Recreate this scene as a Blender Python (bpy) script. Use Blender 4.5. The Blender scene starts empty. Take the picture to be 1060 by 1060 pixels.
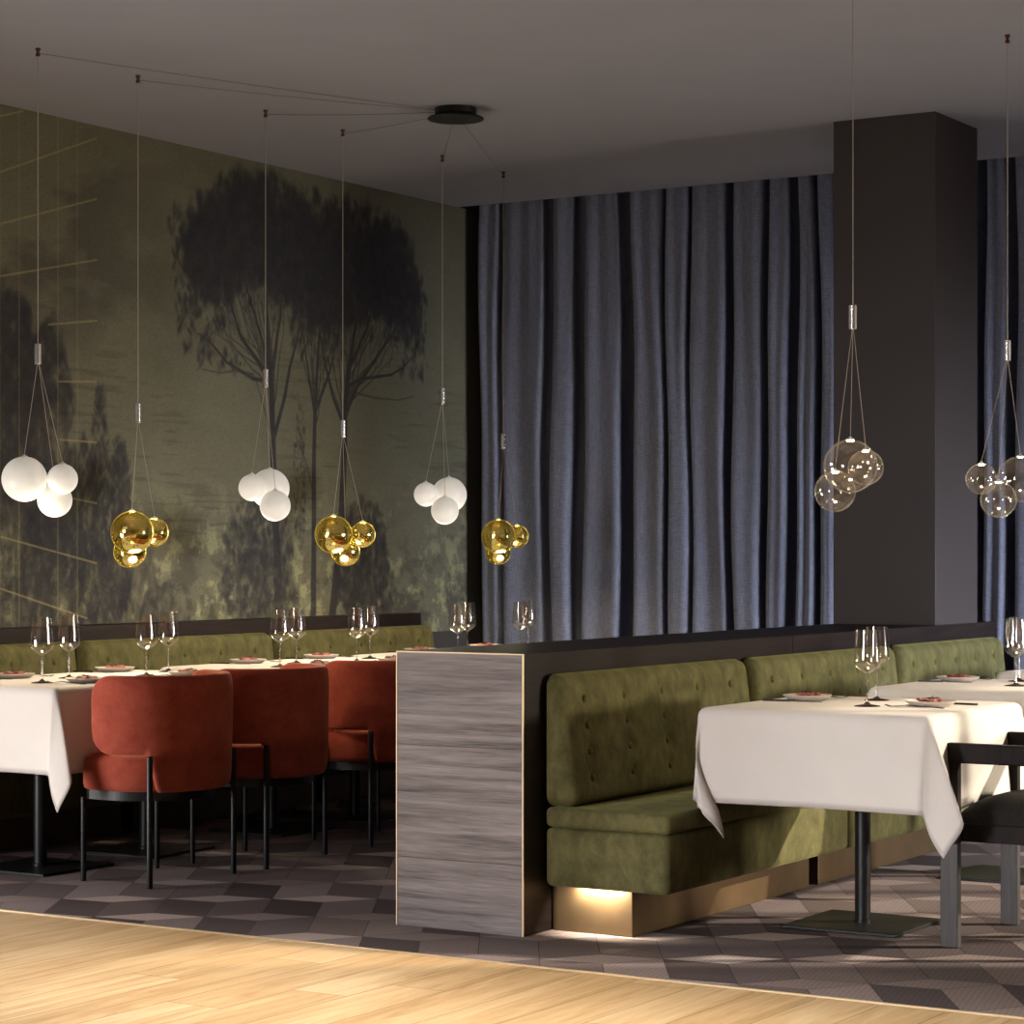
import bpy, bmesh, math, random
import numpy as np
from mathutils import Vector, Matrix

PI = math.pi
sc = bpy.context.scene
COL = sc.collection
random.seed(11)
RNG = np.random.default_rng(11)

# --------------------------------------------------------------------------
# helpers
# --------------------------------------------------------------------------
def lin(r, g=None, b=None):
    if g is None:
        r, g, b = r
    out = []
    for v in (r, g, b):
        v /= 255.0
        out.append(v / 12.92 if v <= 0.04045 else ((v + 0.055) / 1.055) ** 2.4)
    return (*out, 1.0)


class MB:
    """collects simple shapes into one mesh"""
    def __init__(self):
        self.v, self.f = [], []

    def add(self, verts, faces):
        n = len(self.v)
        self.v += [tuple(p) for p in verts]
        self.f += [tuple(i + n for i in q) for q in faces]
        return self

    def box(self, x0, x1, y0, y1, z0, z1):
        vs = [(x0, y0, z0), (x1, y0, z0), (x1, y1, z0), (x0, y1, z0),
              (x0, y0, z1), (x1, y0, z1), (x1, y1, z1), (x0, y1, z1)]
        fs = [(0, 3, 2, 1), (4, 5, 6, 7), (0, 1, 5, 4), (1, 2, 6, 5), (2, 3, 7, 6), (3, 0, 4, 7)]
        return self.add(vs, fs)

    def tube(self, pts, r, seg=10, cap=True):
        pts = [Vector(p) for p in pts]
        rs = r if isinstance(r, (list, tuple)) else [r] * len(pts)
        vs, fs = [], []
        for i, p in enumerate(pts):
            a = pts[max(i - 1, 0)]
            b = pts[min(i + 1, len(pts) - 1)]
            t = (b - a).normalized()
            up = Vector((0, 0, 1)) if abs(t.z) < 0.9 else Vector((1, 0, 0))
            n1 = t.cross(up).normalized()
            n2 = t.cross(n1).normalized()
            for k in range(seg):
                an = 2 * PI * k / seg
                vs.append(p + (n1 * math.cos(an) + n2 * math.sin(an)) * rs[i])
        for i in range(len(pts) - 1):
            for k in range(seg):
                a, b = i * seg + k, i * seg + (k + 1) % seg
                fs.append((a, a + seg, b + seg, b))
        if cap:
            fs.append(tuple(range(seg)))
            fs.append(tuple((len(pts) - 1) * seg + k for k in reversed(range(seg))))
        return self.add(vs, fs)

    def lathe(self, prof, c=(0, 0, 0), seg=32):
        vs, fs, rows = [], [], []
        for (r, z) in prof:
            if r < 1e-6:
                rows.append([len(vs)])
                vs.append((c[0], c[1], c[2] + z))
            else:
                rows.append(list(range(len(vs), len(vs) + seg)))
                for k in range(seg):
                    an = 2 * PI * k / seg
                    vs.append((c[0] + r * math.cos(an), c[1] + r * math.sin(an), c[2] + z))
        for a, b in zip(rows[:-1], rows[1:]):
            if len(a) == 1 and len(b) == 1:
                continue
            for k in range(seg):
                k2 = (k + 1) % seg
                if len(a) == 1:
                    fs.append((a[0], b[k2], b[k]))
                elif len(b) == 1:
                    fs.append((a[k], a[k2], b[0]))
                else:
                    fs.append((a[k], a[k2], b[k2], b[k]))
        return self.add(vs, fs)

    def sphere(self, c, r, seg=40, ring=22):
        prof = [(r * math.sin(PI * i / ring), -r * math.cos(PI * i / ring)) for i in range(ring + 1)]
        prof[0] = (0, -r)
        prof[-1] = (0, r)
        return self.lathe(prof, c, seg)

    def build(self, name, mat, parent=None, smooth=None, bevel=0, bseg=2, loc=None):
        me = bpy.data.meshes.new(name)
        me.from_pydata(self.v, [], self.f)
        bm = bmesh.new()
        bm.from_mesh(me)
        bmesh.ops.recalc_face_normals(bm, faces=bm.faces)
        if bevel:
            bmesh.ops.bevel(bm, geom=list(bm.edges), offset=bevel, segments=bseg, profile=0.5, affect='EDGES')
        bm.to_mesh(me)
        bm.free()
        return link(name, me, mat, parent, smooth, loc)


def link(name, me, mat, parent=None, smooth=None, loc=None):
    if mat:
        me.materials.append(mat)
    if smooth is not None:
        me.shade_smooth()
        if smooth < 180:
            me.set_sharp_from_angle(angle=math.radians(smooth))
    o = bpy.data.objects.new(name, me)
    COL.objects.link(o)
    if parent:
        o.parent = parent
    if loc:
        o.location = loc
    return o


def tag(o, label=None, cat=None, group=None, kind=None):
    if label:
        o['label'] = label
    if cat:
        o['category'] = cat
    if group:
        o['group'] = group
    if kind:
        o['kind'] = kind
    return o


def empty(name, loc, label, cat, group=None, rz=0.0):
    o = bpy.data.objects.new(name, None)
    o.empty_display_size = 0.05
    COL.objects.link(o)
    o.location = loc
    o.rotation_euler = (0, 0, rz)
    return tag(o, label, cat, group)


def copy_tree(o, parent=None):
    c = o.copy()
    COL.objects.link(c)
    if parent:
        c.parent = parent
    for ch in list(o.children):
        copy_tree(ch, c)
    return c


def struct(o, label=None):
    o['kind'] = 'structure'
    if label:
        o['label'] = label
    return o


# --------------------------------------------------------------------------
# materials
# --------------------------------------------------------------------------
def new_mat(name):
    m = bpy.data.materials.new(name)
    m.use_nodes = True
    nt = m.node_tree
    p = nt.nodes['Principled BSDF']
    return m, nt, p


def N(nt, t, **kw):
    n = nt.nodes.new(t)
    for k, v in kw.items():
        if k.startswith('_'):
            setattr(n, k[1:], v)
        else:
            n.inputs[k.replace('_', ' ')].default_value = v
    return n


def mapping(nt, scale=(1, 1, 1), kind='Object'):
    tc = nt.nodes.new('ShaderNodeTexCoord')
    mp = nt.nodes.new('ShaderNodeMapping')
    mp.inputs['Scale'].default_value = scale
    nt.links.new(tc.outputs[kind], mp.inputs['Vector'])
    return mp


def ramp(nt, src, stops):
    r = nt.nodes.new('ShaderNodeValToRGB')
    els = r.color_ramp.elements
    while len(els) < len(stops):
        els.new(0.5)
    for e, (p, c) in zip(els, stops):
        e.position = p
        e.color = c
    nt.links.new(src, r.inputs['Fac'])
    return r


def bump(nt, p, src, strength, dist=0.002):
    b = nt.nodes.new('ShaderNodeBump')
    b.inputs['Strength'].default_value = strength
    b.inputs['Distance'].default_value = dist
    nt.links.new(src, b.inputs['Height'])
    nt.links.new(b.outputs['Normal'], p.inputs['Normal'])


def plain(name, col, rough=0.5, metal=0.0, var=0.06, scale=30, spec=0.5):
    m, nt, p = new_mat(name)
    mp = mapping(nt)
    n = N(nt, 'ShaderNodeTexNoise', Scale=scale, Detail=4.0)
    nt.links.new(mp.outputs[0], n.inputs['Vector'])
    c = lin(col)
    lo = tuple(x * (1 - var) for x in c[:3]) + (1,)
    hi = tuple(min(1, x * (1 + var)) for x in c[:3]) + (1,)
    r = ramp(nt, n.outputs['Fac'], [(0.3, lo), (0.7, hi)])
    nt.links.new(r.outputs[0], p.inputs['Base Color'])
    p.inputs['Roughness'].default_value = rough
    p.inputs['Metallic'].default_value = metal
    p.inputs['Specular IOR Level'].default_value = spec
    return m


def velvet(name, lo, hi, scale, sheen, sheen_col, stretch=(1, 1, 1), fine=260):
    m, nt, p = new_mat(name)
    mp = mapping(nt, stretch)
    n = N(nt, 'ShaderNodeTexNoise', Scale=scale, Detail=6.0, Roughness=0.68, Distortion=0.25)
    nt.links.new(mp.outputs[0], n.inputs['Vector'])
    f = N(nt, 'ShaderNodeTexNoise', Scale=fine, Detail=2.0)
    nt.links.new(mp.outputs[0], f.inputs['Vector'])
    mx = N(nt, 'ShaderNodeMath', _operation='MULTIPLY_ADD')
    nt.links.new(f.outputs['Fac'], mx.inputs[0])
    mx.inputs[1].default_value = 0.22
    nt.links.new(n.outputs['Fac'], mx.inputs[2])
    r = ramp(nt, mx.outputs[0], [(0.36, lin(lo)), (0.82, lin(hi))])
    nt.links.new(r.outputs[0], p.inputs['Base Color'])
    p.inputs['Roughness'].default_value = 0.85
    p.inputs['Specular IOR Level'].default_value = 0.2
    p.inputs['Sheen Weight'].default_value = sheen
    p.inputs['Sheen Roughness'].default_value = 0.4
    p.inputs['Sheen Tint'].default_value = lin(sheen_col)
    bump(nt, p, n.outputs['Fac'], 0.25, 0.004)
    return m


def wood(name, lo, mid, hi, stretch, scale=1.0, rough=0.5, dist=1.2, bumps=0.15, spec=0.5, fine=0.30):
    m, nt, p = new_mat(name)
    mp = mapping(nt, stretch)
    n = N(nt, 'ShaderNodeTexNoise', Scale=scale, Detail=7.0, Roughness=0.6, Distortion=dist)
    nt.links.new(mp.outputs[0], n.inputs['Vector'])
    n2 = N(nt, 'ShaderNodeTexNoise', Scale=scale * 9, Detail=3.0, Roughness=0.6)
    nt.links.new(mp.outputs[0], n2.inputs['Vector'])
    mx = N(nt, 'ShaderNodeMath', _operation='MULTIPLY_ADD')
    nt.links.new(n2.outputs['Fac'], mx.inputs[0])
    mx.inputs[1].default_value = fine
    nt.links.new(n.outputs['Fac'], mx.inputs[2])
    k0 = 0.5 + fine / 2
    r = ramp(nt, mx.outputs[0], [(k0 - 0.23, lin(lo)), (k0 - 0.03, lin(mid)), (k0 + 0.19, lin(hi))])
    nt.links.new(r.outputs[0], p.inputs['Base Color'])
    p.inputs['Roughness'].default_value = rough
    p.inputs['Specular IOR Level'].default_value = spec
    bump(nt, p, mx.outputs[0], bumps, 0.002)
    return m


M = {}
M['ceiling'] = plain('ceiling_paint', (152, 154, 163), 0.9, var=0.02, scale=3)
M['wall'] = plain('dark_wall_paint', (60, 57, 54), 0.9, var=0.05, scale=4)
M['black_wall'] = plain('black_recess_paint', (14, 14, 16), 0.9)
M['column'] = plain('column_paint', (53, 46, 46), 0.6, var=0.04, scale=3)
M['room'] = plain('front_room_plaster', (150, 145, 138), 0.9, var=0.03, scale=3)
M['dark_wood'] = wood('dark_stained_wood', (20, 14, 14), (29, 21, 20), (40, 30, 28), (14, 0.8, 14), 1.3, 0.5, spec=0.18)
M['chair_wood'] = wood('black_brown_wood', (14, 10, 10), (21, 15, 15), (30, 23, 23), (16, 16, 1.6), 2.0, 0.6, spec=0.15)
M['leg_wood'] = wood('lit_leg_wood', (30, 26, 26), (42, 38, 38), (54, 50, 50), (30, 30, 1.6), 2.0, 0.5)  # armchair's dark wood, lighter here: light on the legs put into the colour
M['grey_wood'] = wood('grey_ash_panel', (60, 53, 53), (108, 99, 98), (138, 130, 129), (0.9, 20, 26), 1.0, 0.42, dist=0.5, fine=0.5)
M['brass_trim'] = plain('brass_edge', (226, 204, 164), 0.45, 0.6, var=0.05)
M['plinth'] = plain('satin_brass_plinth', (102, 82, 58), 0.45, 0.8, var=0.22, scale=5)
M['green'] = velvet('olive_suede', (56, 54, 33), (108, 104, 66), 14.0, 0.3, (180, 180, 120), (1, 1, 0.7))
M['button'] = velvet('olive_button', (60, 60, 26), (96, 92, 44), 20, 0.2, (170, 170, 110))
M['rust'] = velvet('rust_velvet', (136, 56, 44), (172, 82, 62), 14, 0.7, (235, 150, 115))
M['seat_fabric'] = velvet('black_boucle', (12, 11, 11), (44, 41, 40), 150, 0.1, (120, 115, 110), fine=500)
M['black_metal'] = plain('black_powder_coat', (24, 25, 28), 0.42, 0.3, var=0.1)
M['chrome'] = plain('polished_chrome', (236, 232, 228), 0.25, 0.75, var=0.02)
M['wire'] = plain('pale_steel_wire', (168, 156, 143), 0.5, 0.0)
M['dark_cable'] = plain('dark_fabric_cable', (120, 106, 102), 0.7)
M['bronze'] = plain('dark_bronze_hook', (96, 62, 52), 0.4, 0.5)
M['canopy'] = plain('black_canopy', (16, 16, 17), 0.45, 0.2)
M['plate'] = plain('pale_stoneware', (188, 178, 172), 0.4, var=0.04)
M['food'] = plain('reddish_cured_slices', (150, 88, 80), 0.5, var=0.45, scale=60)
M['sprig'] = plain('dark_sprig', (52, 30, 24), 0.6)
M['steel'] = plain('dark_cutlery_steel', (46, 41, 39), 0.35, 0.5)
M['cap'] = plain('white_lamp_cap', (236, 232, 226), 0.3)
M['frame'] = plain('grey_window_frame', (70, 70, 72), 0.5)


def cloth_mat():
    m, nt, p = new_mat('white_linen')
    at = N(nt, 'ShaderNodeAttribute', _attribute_name='hem')
    mp = mapping(nt)
    n = N(nt, 'ShaderNodeTexNoise', Scale=9.0, Detail=3.0)
    nt.links.new(mp.outputs[0], n.inputs['Vector'])
    r = ramp(nt, n.outputs['Fac'], [(0.3, lin(233, 228, 223)), (0.7, lin(236, 231, 226))])
    mix = N(nt, 'ShaderNodeMix', _data_type='RGBA')
    nt.links.new(at.outputs['Fac'], mix.inputs['Factor'])
    nt.links.new(r.outputs[0], mix.inputs['A'])
    mix.inputs['B'].default_value = lin(196, 190, 187)
    nt.links.new(mix.outputs['Result'], p.inputs['Base Color'])
    p.inputs['Roughness'].default_value = 0.8
    p.inputs['Specular IOR Level'].default_value = 0.2
    p.inputs['Sheen Weight'].default_value = 0.15
    w = N(nt, 'ShaderNodeTexNoise', Scale=420.0, Detail=1.0)
    nt.links.new(mp.outputs[0], w.inputs['Vector'])
    bump(nt, p, w.outputs['Fac'], 0.08, 0.001)
    tr = N(nt, 'ShaderNodeBsdfTranslucent')
    tr.inputs['Color'].default_value = lin(236, 222, 200)
    ms = N(nt, 'ShaderNodeMixShader', Fac=0.18)
    nt.links.new(p.outputs[0], ms.inputs[1])
    nt.links.new(tr.outputs[0], ms.inputs[2])
    nt.links.new(ms.outputs[0], nt.nodes['Material Output'].inputs['Surface'])
    return m


M['cloth'] = cloth_mat()


def thin_glass(name, tint, ior=1.5, gloss=(1, 1, 1, 1), rough=0.0, boost=0.0, haze=0.0, hcol=(1, 0.95, 0.88, 1)):
    m = bpy.data.materials.new(name)
    m.use_nodes = True
    nt = m.node_tree
    nt.nodes.remove(nt.nodes['Principled BSDF'])
    t = N(nt, 'ShaderNodeBsdfTransparent', Color=tint)
    g = N(nt, 'ShaderNodeBsdfGlossy', Color=gloss, Roughness=rough)
    lw = N(nt, 'ShaderNodeLayerWeight', Blend=0.5)
    pw_ = N(nt, 'ShaderNodeMath', _operation='POWER')
    nt.links.new(lw.outputs['Facing'], pw_.inputs[0])
    pw_.inputs[1].default_value = 5.0
    f0 = ((ior - 1) / (ior + 1)) ** 2 + boost
    ad = N(nt, 'ShaderNodeMath', _operation='MULTIPLY_ADD', _use_clamp=True)
    nt.links.new(pw_.outputs[0], ad.inputs[0])
    ad.inputs[1].default_value = (1 - f0) * 0.75
    ad.inputs[2].default_value = f0
    fac = ad.outputs[0]
    mx = N(nt, 'ShaderNodeMixShader')
    nt.links.new(fac, mx.inputs[0])
    nt.links.new(t.outputs[0], mx.inputs[1])
    nt.links.new(g.outputs[0], mx.inputs[2])
    out = mx.outputs[0]
    if haze:                                    # faint scatter in the glass, stronger where it is seen edge-on
        p3 = N(nt, 'ShaderNodeMath', _operation='POWER')
        nt.links.new(lw.outputs['Facing'], p3.inputs[0])
        p3.inputs[1].default_value = 4.0
        hz = N(nt, 'ShaderNodeMath', _operation='MULTIPLY_ADD')
        nt.links.new(p3.outputs[0], hz.inputs[0])
        hz.inputs[1].default_value = haze * 8
        hz.inputs[2].default_value = haze
        tl = N(nt, 'ShaderNodeBsdfTranslucent', Color=hcol)
        m2 = N(nt, 'ShaderNodeMixShader')
        nt.links.new(hz.outputs[0], m2.inputs[0])
        nt.links.new(out, m2.inputs[1])
        nt.links.new(tl.outputs[0], m2.inputs[2])
        out = m2.outputs[0]
    nt.links.new(out, nt.nodes['Material Output'].inputs['Surface'])
    return m


M['glass'] = thin_glass('wine_glass', (0.93, 0.89, 0.84, 1), 1.55, rough=0.10, boost=0.11)
M['glass_foot'] = thin_glass('wine_glass_foot', (0.34, 0.29, 0.26, 1), 1.5)  # dark tint stands in for the refraction in the clear foot
M['clear_globe'] = thin_glass('clear_globe_glass', (0.95, 0.92, 0.89, 1), 1.55, gloss=(1, 0.95, 0.88, 1), rough=0.09, boost=0.04, haze=0.02)
M['gold_globe'] = thin_glass('mirrored_gold_glass', (0.55, 0.42, 0.10, 1), 1.5, gloss=(0.80, 0.73, 0.34, 1), rough=0.06, boost=0.66, haze=0.10, hcol=(0.75, 0.62, 0.16, 1))
M['pane'] = thin_glass('window_pane', (0.96, 0.97, 0.98, 1), 1.45)


def opal_mat():
    """frosted lamp glass, glowing from the lamp low inside it"""
    m, nt, p = new_mat('frosted_white_glass')
    p.inputs['Base Color'].default_value = lin(184, 180, 172)
    p.inputs['Roughness'].default_value = 0.45
    tc = nt.nodes.new('ShaderNodeTexCoord')
    sep = nt.nodes.new('ShaderNodeSeparateXYZ')
    nt.links.new(tc.outputs['Generated'], sep.inputs[0])
    r = ramp(nt, sep.outputs['Z'], [(0.0, (0.95, 0.95, 0.95, 1)), (0.25, (1, 1, 1, 1)), (0.55, (0.72, 0.72, 0.72, 1)), (1.0, (0.52, 0.52, 0.52, 1))])
    e = N(nt, 'ShaderNodeMath', _operation='MULTIPLY')
    nt.links.new(r.outputs[0], e.inputs[0])
    e.inputs[1].default_value = 0.64
    nt.links.new(e.outputs[0], p.inputs['Emission Strength'])
    p.inputs['Emission Color'].default_value = (1.0, 0.90, 0.77, 1)
    return m


M['opal_globe'] = opal_mat()


def led_mat():
    m = bpy.data.materials.new('warm_led')
    m.use_nodes = True
    nt = m.node_tree
    nt.nodes.remove(nt.nodes['Principled BSDF'])
    e = N(nt, 'ShaderNodeEmission', Color=(1, 0.78, 0.48, 1), Strength=160.0)
    nt.links.new(e.outputs[0], nt.nodes['Material Output'].inputs['Surface'])
    return m


M['led'] = led_mat()


def carpet_mat():
    m, nt, p = new_mat('woven_carpet_tiles')
    at = N(nt, 'ShaderNodeAttribute', _attribute_name='tile')
    mp = mapping(nt)
    rot = N(nt, 'ShaderNodeMapping')
    rot.inputs['Rotation'].default_value = (0, 0, math.radians(31.64))
    nt.links.new(mp.outputs[0], rot.inputs['Vector'])
    w = N(nt, 'ShaderNodeTexWave', Scale=26.0, Distortion=1.0, Detail=1.0)
    w.bands_direction = 'DIAGONAL'
    nt.links.new(rot.outputs[0], w.inputs['Vector'])
    n = N(nt, 'ShaderNodeTexNoise', Scale=160.0, Detail=3.0)
    nt.links.new(mp.outputs[0], n.inputs['Vector'])
    a = N(nt, 'ShaderNodeMath', _operation='MULTIPLY_ADD')
    nt.links.new(w.outputs['Fac'], a.inputs[0])
    a.inputs[1].default_value = 0.16
    nt.links.new(n.outputs['Fac'], a.inputs[2])
    r = ramp(nt, a.outputs[0], [(0.3, (0.74, 0.74, 0.74, 1)), (0.85, (1.25, 1.25, 1.25, 1))])
    mx = N(nt, 'ShaderNodeMix', _data_type='RGBA', _blend_type='MULTIPLY')
    mx.inputs['Factor'].default_value = 1.0
    nt.links.new(at.outputs['Color'], mx.inputs['A'])
    nt.links.new(r.outputs[0], mx.inputs['B'])
    nt.links.new(mx.outputs['Result'], p.inputs['Base Color'])
    p.inputs['Roughness'].default_value = 0.9
    p.inputs['Specular IOR Level'].default_value = 0.15
    bump(nt, p, a.outputs[0], 0.35, 0.003)
    return m


M['carpet'] = carpet_mat()


def plank_mat():
    m, nt, p = new_mat('pale_oak_planks')
    at = N(nt, 'ShaderNodeAttribute', _attribute_name='tile')
    sep = nt.nodes.new('ShaderNodeSeparateColor')
    nt.links.new(at.outputs['Color'], sep.inputs[0])
    tc = nt.nodes.new('ShaderNodeTexCoord')
    off = N(nt, 'ShaderNodeVectorMath', _operation='MULTIPLY_ADD')
    nt.links.new(at.outputs['Color'], off.inputs[0])
    off.inputs[1].default_value = (37.0, 53.0, 19.0)
    nt.links.new(tc.outputs['Object'], off.inputs[2])
    mp = nt.nodes.new('ShaderNodeMapping')
    mp.inputs['Scale'].default_value = (9.0, 0.75, 1)
    nt.links.new(off.outputs[0], mp.inputs['Vector'])
    n = N(nt, 'ShaderNodeTexNoise', Scale=1.5, Detail=6.0, Roughness=0.6, Distortion=1.6)
    nt.links.new(mp.outputs[0], n.inputs['Vector'])
    n2 = N(nt, 'ShaderNodeTexNoise', Scale=14.0, Detail=3.0)
    nt.links.new(mp.outputs[0], n2.inputs['Vector'])
    a = N(nt, 'ShaderNodeMath', _operation='MULTIPLY_ADD')
    nt.links.new(n2.outputs['Fac'], a.inputs[0])
    a.inputs[1].default_value = 0.22
    nt.links.new(n.outputs['Fac'], a.inputs[2])
    a2 = N(nt, 'ShaderNodeMath', _operation='MULTIPLY_ADD')
    nt.links.new(sep.outputs[0], a2.inputs[0])
    a2.inputs[1].default_value = 0.14
    nt.links.new(a.outputs[0], a2.inputs[2])
    r = ramp(nt, a2.outputs[0], [(0.42, lin(170, 132, 86)), (0.66, lin(198, 162, 114)), (0.9, lin(216, 186, 142))])
    nt.links.new(r.outputs[0], p.inputs['Base Color'])
    p.inputs['Roughness'].default_value = 0.5
    p.inputs['Specular IOR Level'].default_value = 0.35
    bump(nt, p, a.outputs[0], 0.1, 0.001)
    return m


M['oak'] = plank_mat()
M['oak_gap'] = plain('oak_joint', (120, 84, 48), 0.8)


def curtain_mat():
    m, nt, p = new_mat('blue_grey_linen')
    mp = mapping(nt)
    h = N(nt, 'ShaderNodeMapping')
    h.inputs['Scale'].default_value = (30, 30, 300)
    v = N(nt, 'ShaderNodeMapping')
    v.inputs['Scale'].default_value = (300, 300, 20)
    a = N(nt, 'ShaderNodeTexNoise', Scale=1.0, Detail=2.0)
    b = N(nt, 'ShaderNodeTexNoise', Scale=1.0, Detail=2.0)
    nt.links.new(mp.outputs[0], h.inputs['Vector'])
    nt.links.new(mp.outputs[0], v.inputs['Vector'])
    nt.links.new(h.outputs[0], a.inputs['Vector'])
    nt.links.new(v.outputs[0], b.inputs['Vector'])
    s = N(nt, 'ShaderNodeMath', _operation='ADD')
    nt.links.new(a.outputs['Fac'], s.inputs[0])
    nt.links.new(b.outputs['Fac'], s.inputs[1])
    s2 = N(nt, 'ShaderNodeMath', _operation='MULTIPLY')
    nt.links.new(s.outputs[0], s2.inputs[0])
    s2.inputs[1].default_value = 0.5
    r = ramp(nt, s2.outputs[0], [(0.32, lin(100, 104, 121)), (0.68, lin(140, 145, 165))])
    nt.links.new(r.outputs[0], p.inputs['Base Color'])
    p.inputs['Roughness'].default_value = 0.9
    p.inputs['Specular IOR Level'].default_value = 0.1
    p.inputs['Sheen Weight'].default_value = 0.25
    p.inputs['Sheen Tint'].default_value = lin(170, 165, 190)
    bump(nt, p, s2.outputs[0], 0.15, 0.001)
    return m


M['curtain'] = curtain_mat()


def mural_mat():
    m, nt, p = new_mat('landscape_wallpaper')
    at = N(nt, 'ShaderNodeAttribute', _attribute_name='paint')
    mp = mapping(nt, (1, 1, 2.2))
    n = N(nt, 'ShaderNodeTexNoise', Scale=70.0, Detail=4.0, Roughness=0.7)
    nt.links.new(mp.outputs[0], n.inputs['Vector'])
    r = ramp(nt, n.outputs['Fac'], [(0.3, (0.80, 0.80, 0.80, 1)), (0.7, (1.14, 1.14, 1.14, 1))])
    mx = N(nt, 'ShaderNodeMix', _data_type='RGBA', _blend_type='MULTIPLY')
    mx.inputs['Factor'].default_value = 1.0
    nt.links.new(at.outputs['Color'], mx.inputs['A'])
    nt.links.new(r.outputs[0], mx.inputs['B'])
    nt.links.new(mx.outputs['Result'], p.inputs['Base Color'])
    p.inputs['Roughness'].default_value = 0.85
    p.inputs['Specular IOR Level'].default_value = 0.15
    bump(nt, p, n.outputs['Fac'], 0.2, 0.002)
    return m


M['mural'] = mural_mat()

# --------------------------------------------------------------------------
# the room
# --------------------------------------------------------------------------
H = 3.25
WX = -7.55       # mural wall
EDGE = 6.20      # where carpet meets wood

# floor slab, with carpet tiles and oak planks lying on it
struct(MB().box(-7.8, 1.4, -2.2, 12.2, -0.2, -0.006).build('floor', M['oak_gap']), 'floor slab')


def set_colors(me, name, domain, arr):
    ca = me.color_attributes.new(name, 'FLOAT_COLOR', domain)
    ca.data.foreach_set('color', np.asarray(arr, np.float32).ravel())


def tile_floor(name, mat, tiles, clip, label):
    bm = bmesh.new()
    lay = bm.loops.layers.float_color.new('tile')
    for poly, colr in tiles:
        f = bm.faces.new([bm.verts.new((p[0], p[1], 0.0)) for p in poly])
        for l in f.loops:
            l[lay] = (*colr, 1.0)
    for co, no in clip:
        bmesh.ops.bisect_plane(bm, geom=list(bm.verts) + list(bm.edges) + list(bm.faces),
                               plane_co=co, plane_no=no, clear_outer=True)
    bmesh.ops.recalc_face_normals(bm, faces=bm.faces)
    for f in bm.faces:
        if f.normal.z < 0:
            f.normal_flip()
    me = bpy.data.meshes.new(name)
    bm.to_mesh(me)
    bm.free()
    return struct(link(name, me, mat), label)


# carpet: stretched tumbling-block tiles
ct = []
w_, s_, L_ = 0.190, 0.088, 0.34
ang = math.radians(31.64)
A = Vector((-math.sin(ang), math.cos(ang)))      # long direction of the tiles
B = Vector((math.cos(ang), math.sin(ang)))
O = Vector((-5.0, 9.0))


def shade(base, spread):
    k = random.uniform(1 - spread, 1 + spread)
    t = random.uniform(-0.03, 0.03)
    c = lin(base)
    return (c[0] * k * (1 + t) * 0.97, c[1] * k, c[2] * k * (1 - t) * 1.07)


def inset(poly, d=0.0022):
    c = sum(poly, Vector((0, 0))) / len(poly)
    return [p + (c - p).normalized() * d for p in poly]


for j in range(-14, 15):
    for i in range(-24, 25):
        b0 = (2 * i + (j % 2)) * w_
        a0 = j * (L_ + s_)
        P = lambda a, b: O + A * (a0 + a) + B * (b0 + b)
        c = P(0, 0)
        if not (-8.4 < c.x < 2.2 and 5.3 < c.y < 13):
            continue
        top, mid, bot = P(2 * s_, 0), P(0, 0), P(-L_, 0)
        lu, ru = P(s_, -w_), P(s_, w_)
        ld, rd = P(s_ - L_, -w_), P(s_ - L_, w_)
        ct.append((inset([mid, ru, top, lu]), shade(random.choice([(176, 158, 148), (140, 124, 117)]), 0.16)))
        ct.append((inset([mid, lu, ld, bot]), shade(random.choice([(116, 102, 97), (84, 73, 71)]), 0.18)))
        ct.append((inset([mid, bot, rd, ru]), shade(random.choice([(140, 124, 118), (106, 93, 90)]), 0.18)))
tile_floor('floor_carpet', M['carpet'], ct,
           [((0, EDGE, 0), (0, -1, 0)), ((0, 12.1, 0), (0, 1, 0)), ((WX, 0, 0), (-1, 0, 0)), ((1.2, 0, 0), (1, 0, 0))],
           'grey brown carpet of slanted block tiles')
MBb = MB().box(WX, 1.2, EDGE, 12.1, -0.006, -0.0015)
struct(MBb.build('floor_underlay', plain('carpet_seam', (42, 36, 36), 0.95)), 'dark seams of the carpet')

# oak planks running towards the far wall
pt = []
pw = 0.19
for i in range(-3, 46):
    x0 = WX + i * pw
    y = -2.2 - random.uniform(0, 1.4)
    while y < EDGE:
        ln = random.uniform(1.3, 2.0)
        g = 0.0012
        pt.append(([Vector((x0 + g, y + g)), Vector((x0 + pw - g, y + g)), Vector((x0 + pw - g, y + ln - g)), Vector((x0 + g, y + ln - g))],
                   (random.random(), random.random(), random.random())))
        y += ln
tile_floor('floor_oak', M['oak'], pt, [((0, EDGE - 0.012, 0), (0, 1, 0)), ((0, -2.1, 0), (0, -1, 0)),
                                      ((WX, 0, 0), (-1, 0, 0)), ((1.2, 0, 0), (1, 0, 0))], 'pale oak plank floor')
struct(MB().box(WX, 1.2, EDGE - 0.012, EDGE, -0.004, 0.004).build('trim_1', plain('pale_brass_strip', (220, 196, 160), 0.35, 0.6)),
       'pale metal strip between oak and carpet')

# ceiling with a pocket for the curtain
struct(MB().box(-7.8, 1.4, -2.2, 11.66, H, H + 0.2).build('ceiling', M['ceiling']), 'plain grey ceiling')
struct(MB().box(-7.8, 1.4, 11.66, 12.2, H + 0.12, H + 0.32).build('trim_2', M['black_wall']), 'dark pocket above the curtain')
struct(MB().box(-7.8, 1.4, 12.0, 12.2, 0, H + 0.12).build('wall_far', M['black_wall']), 'dark wall behind the curtain')

# walls of the unseen front half of the room, with window openings


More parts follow.
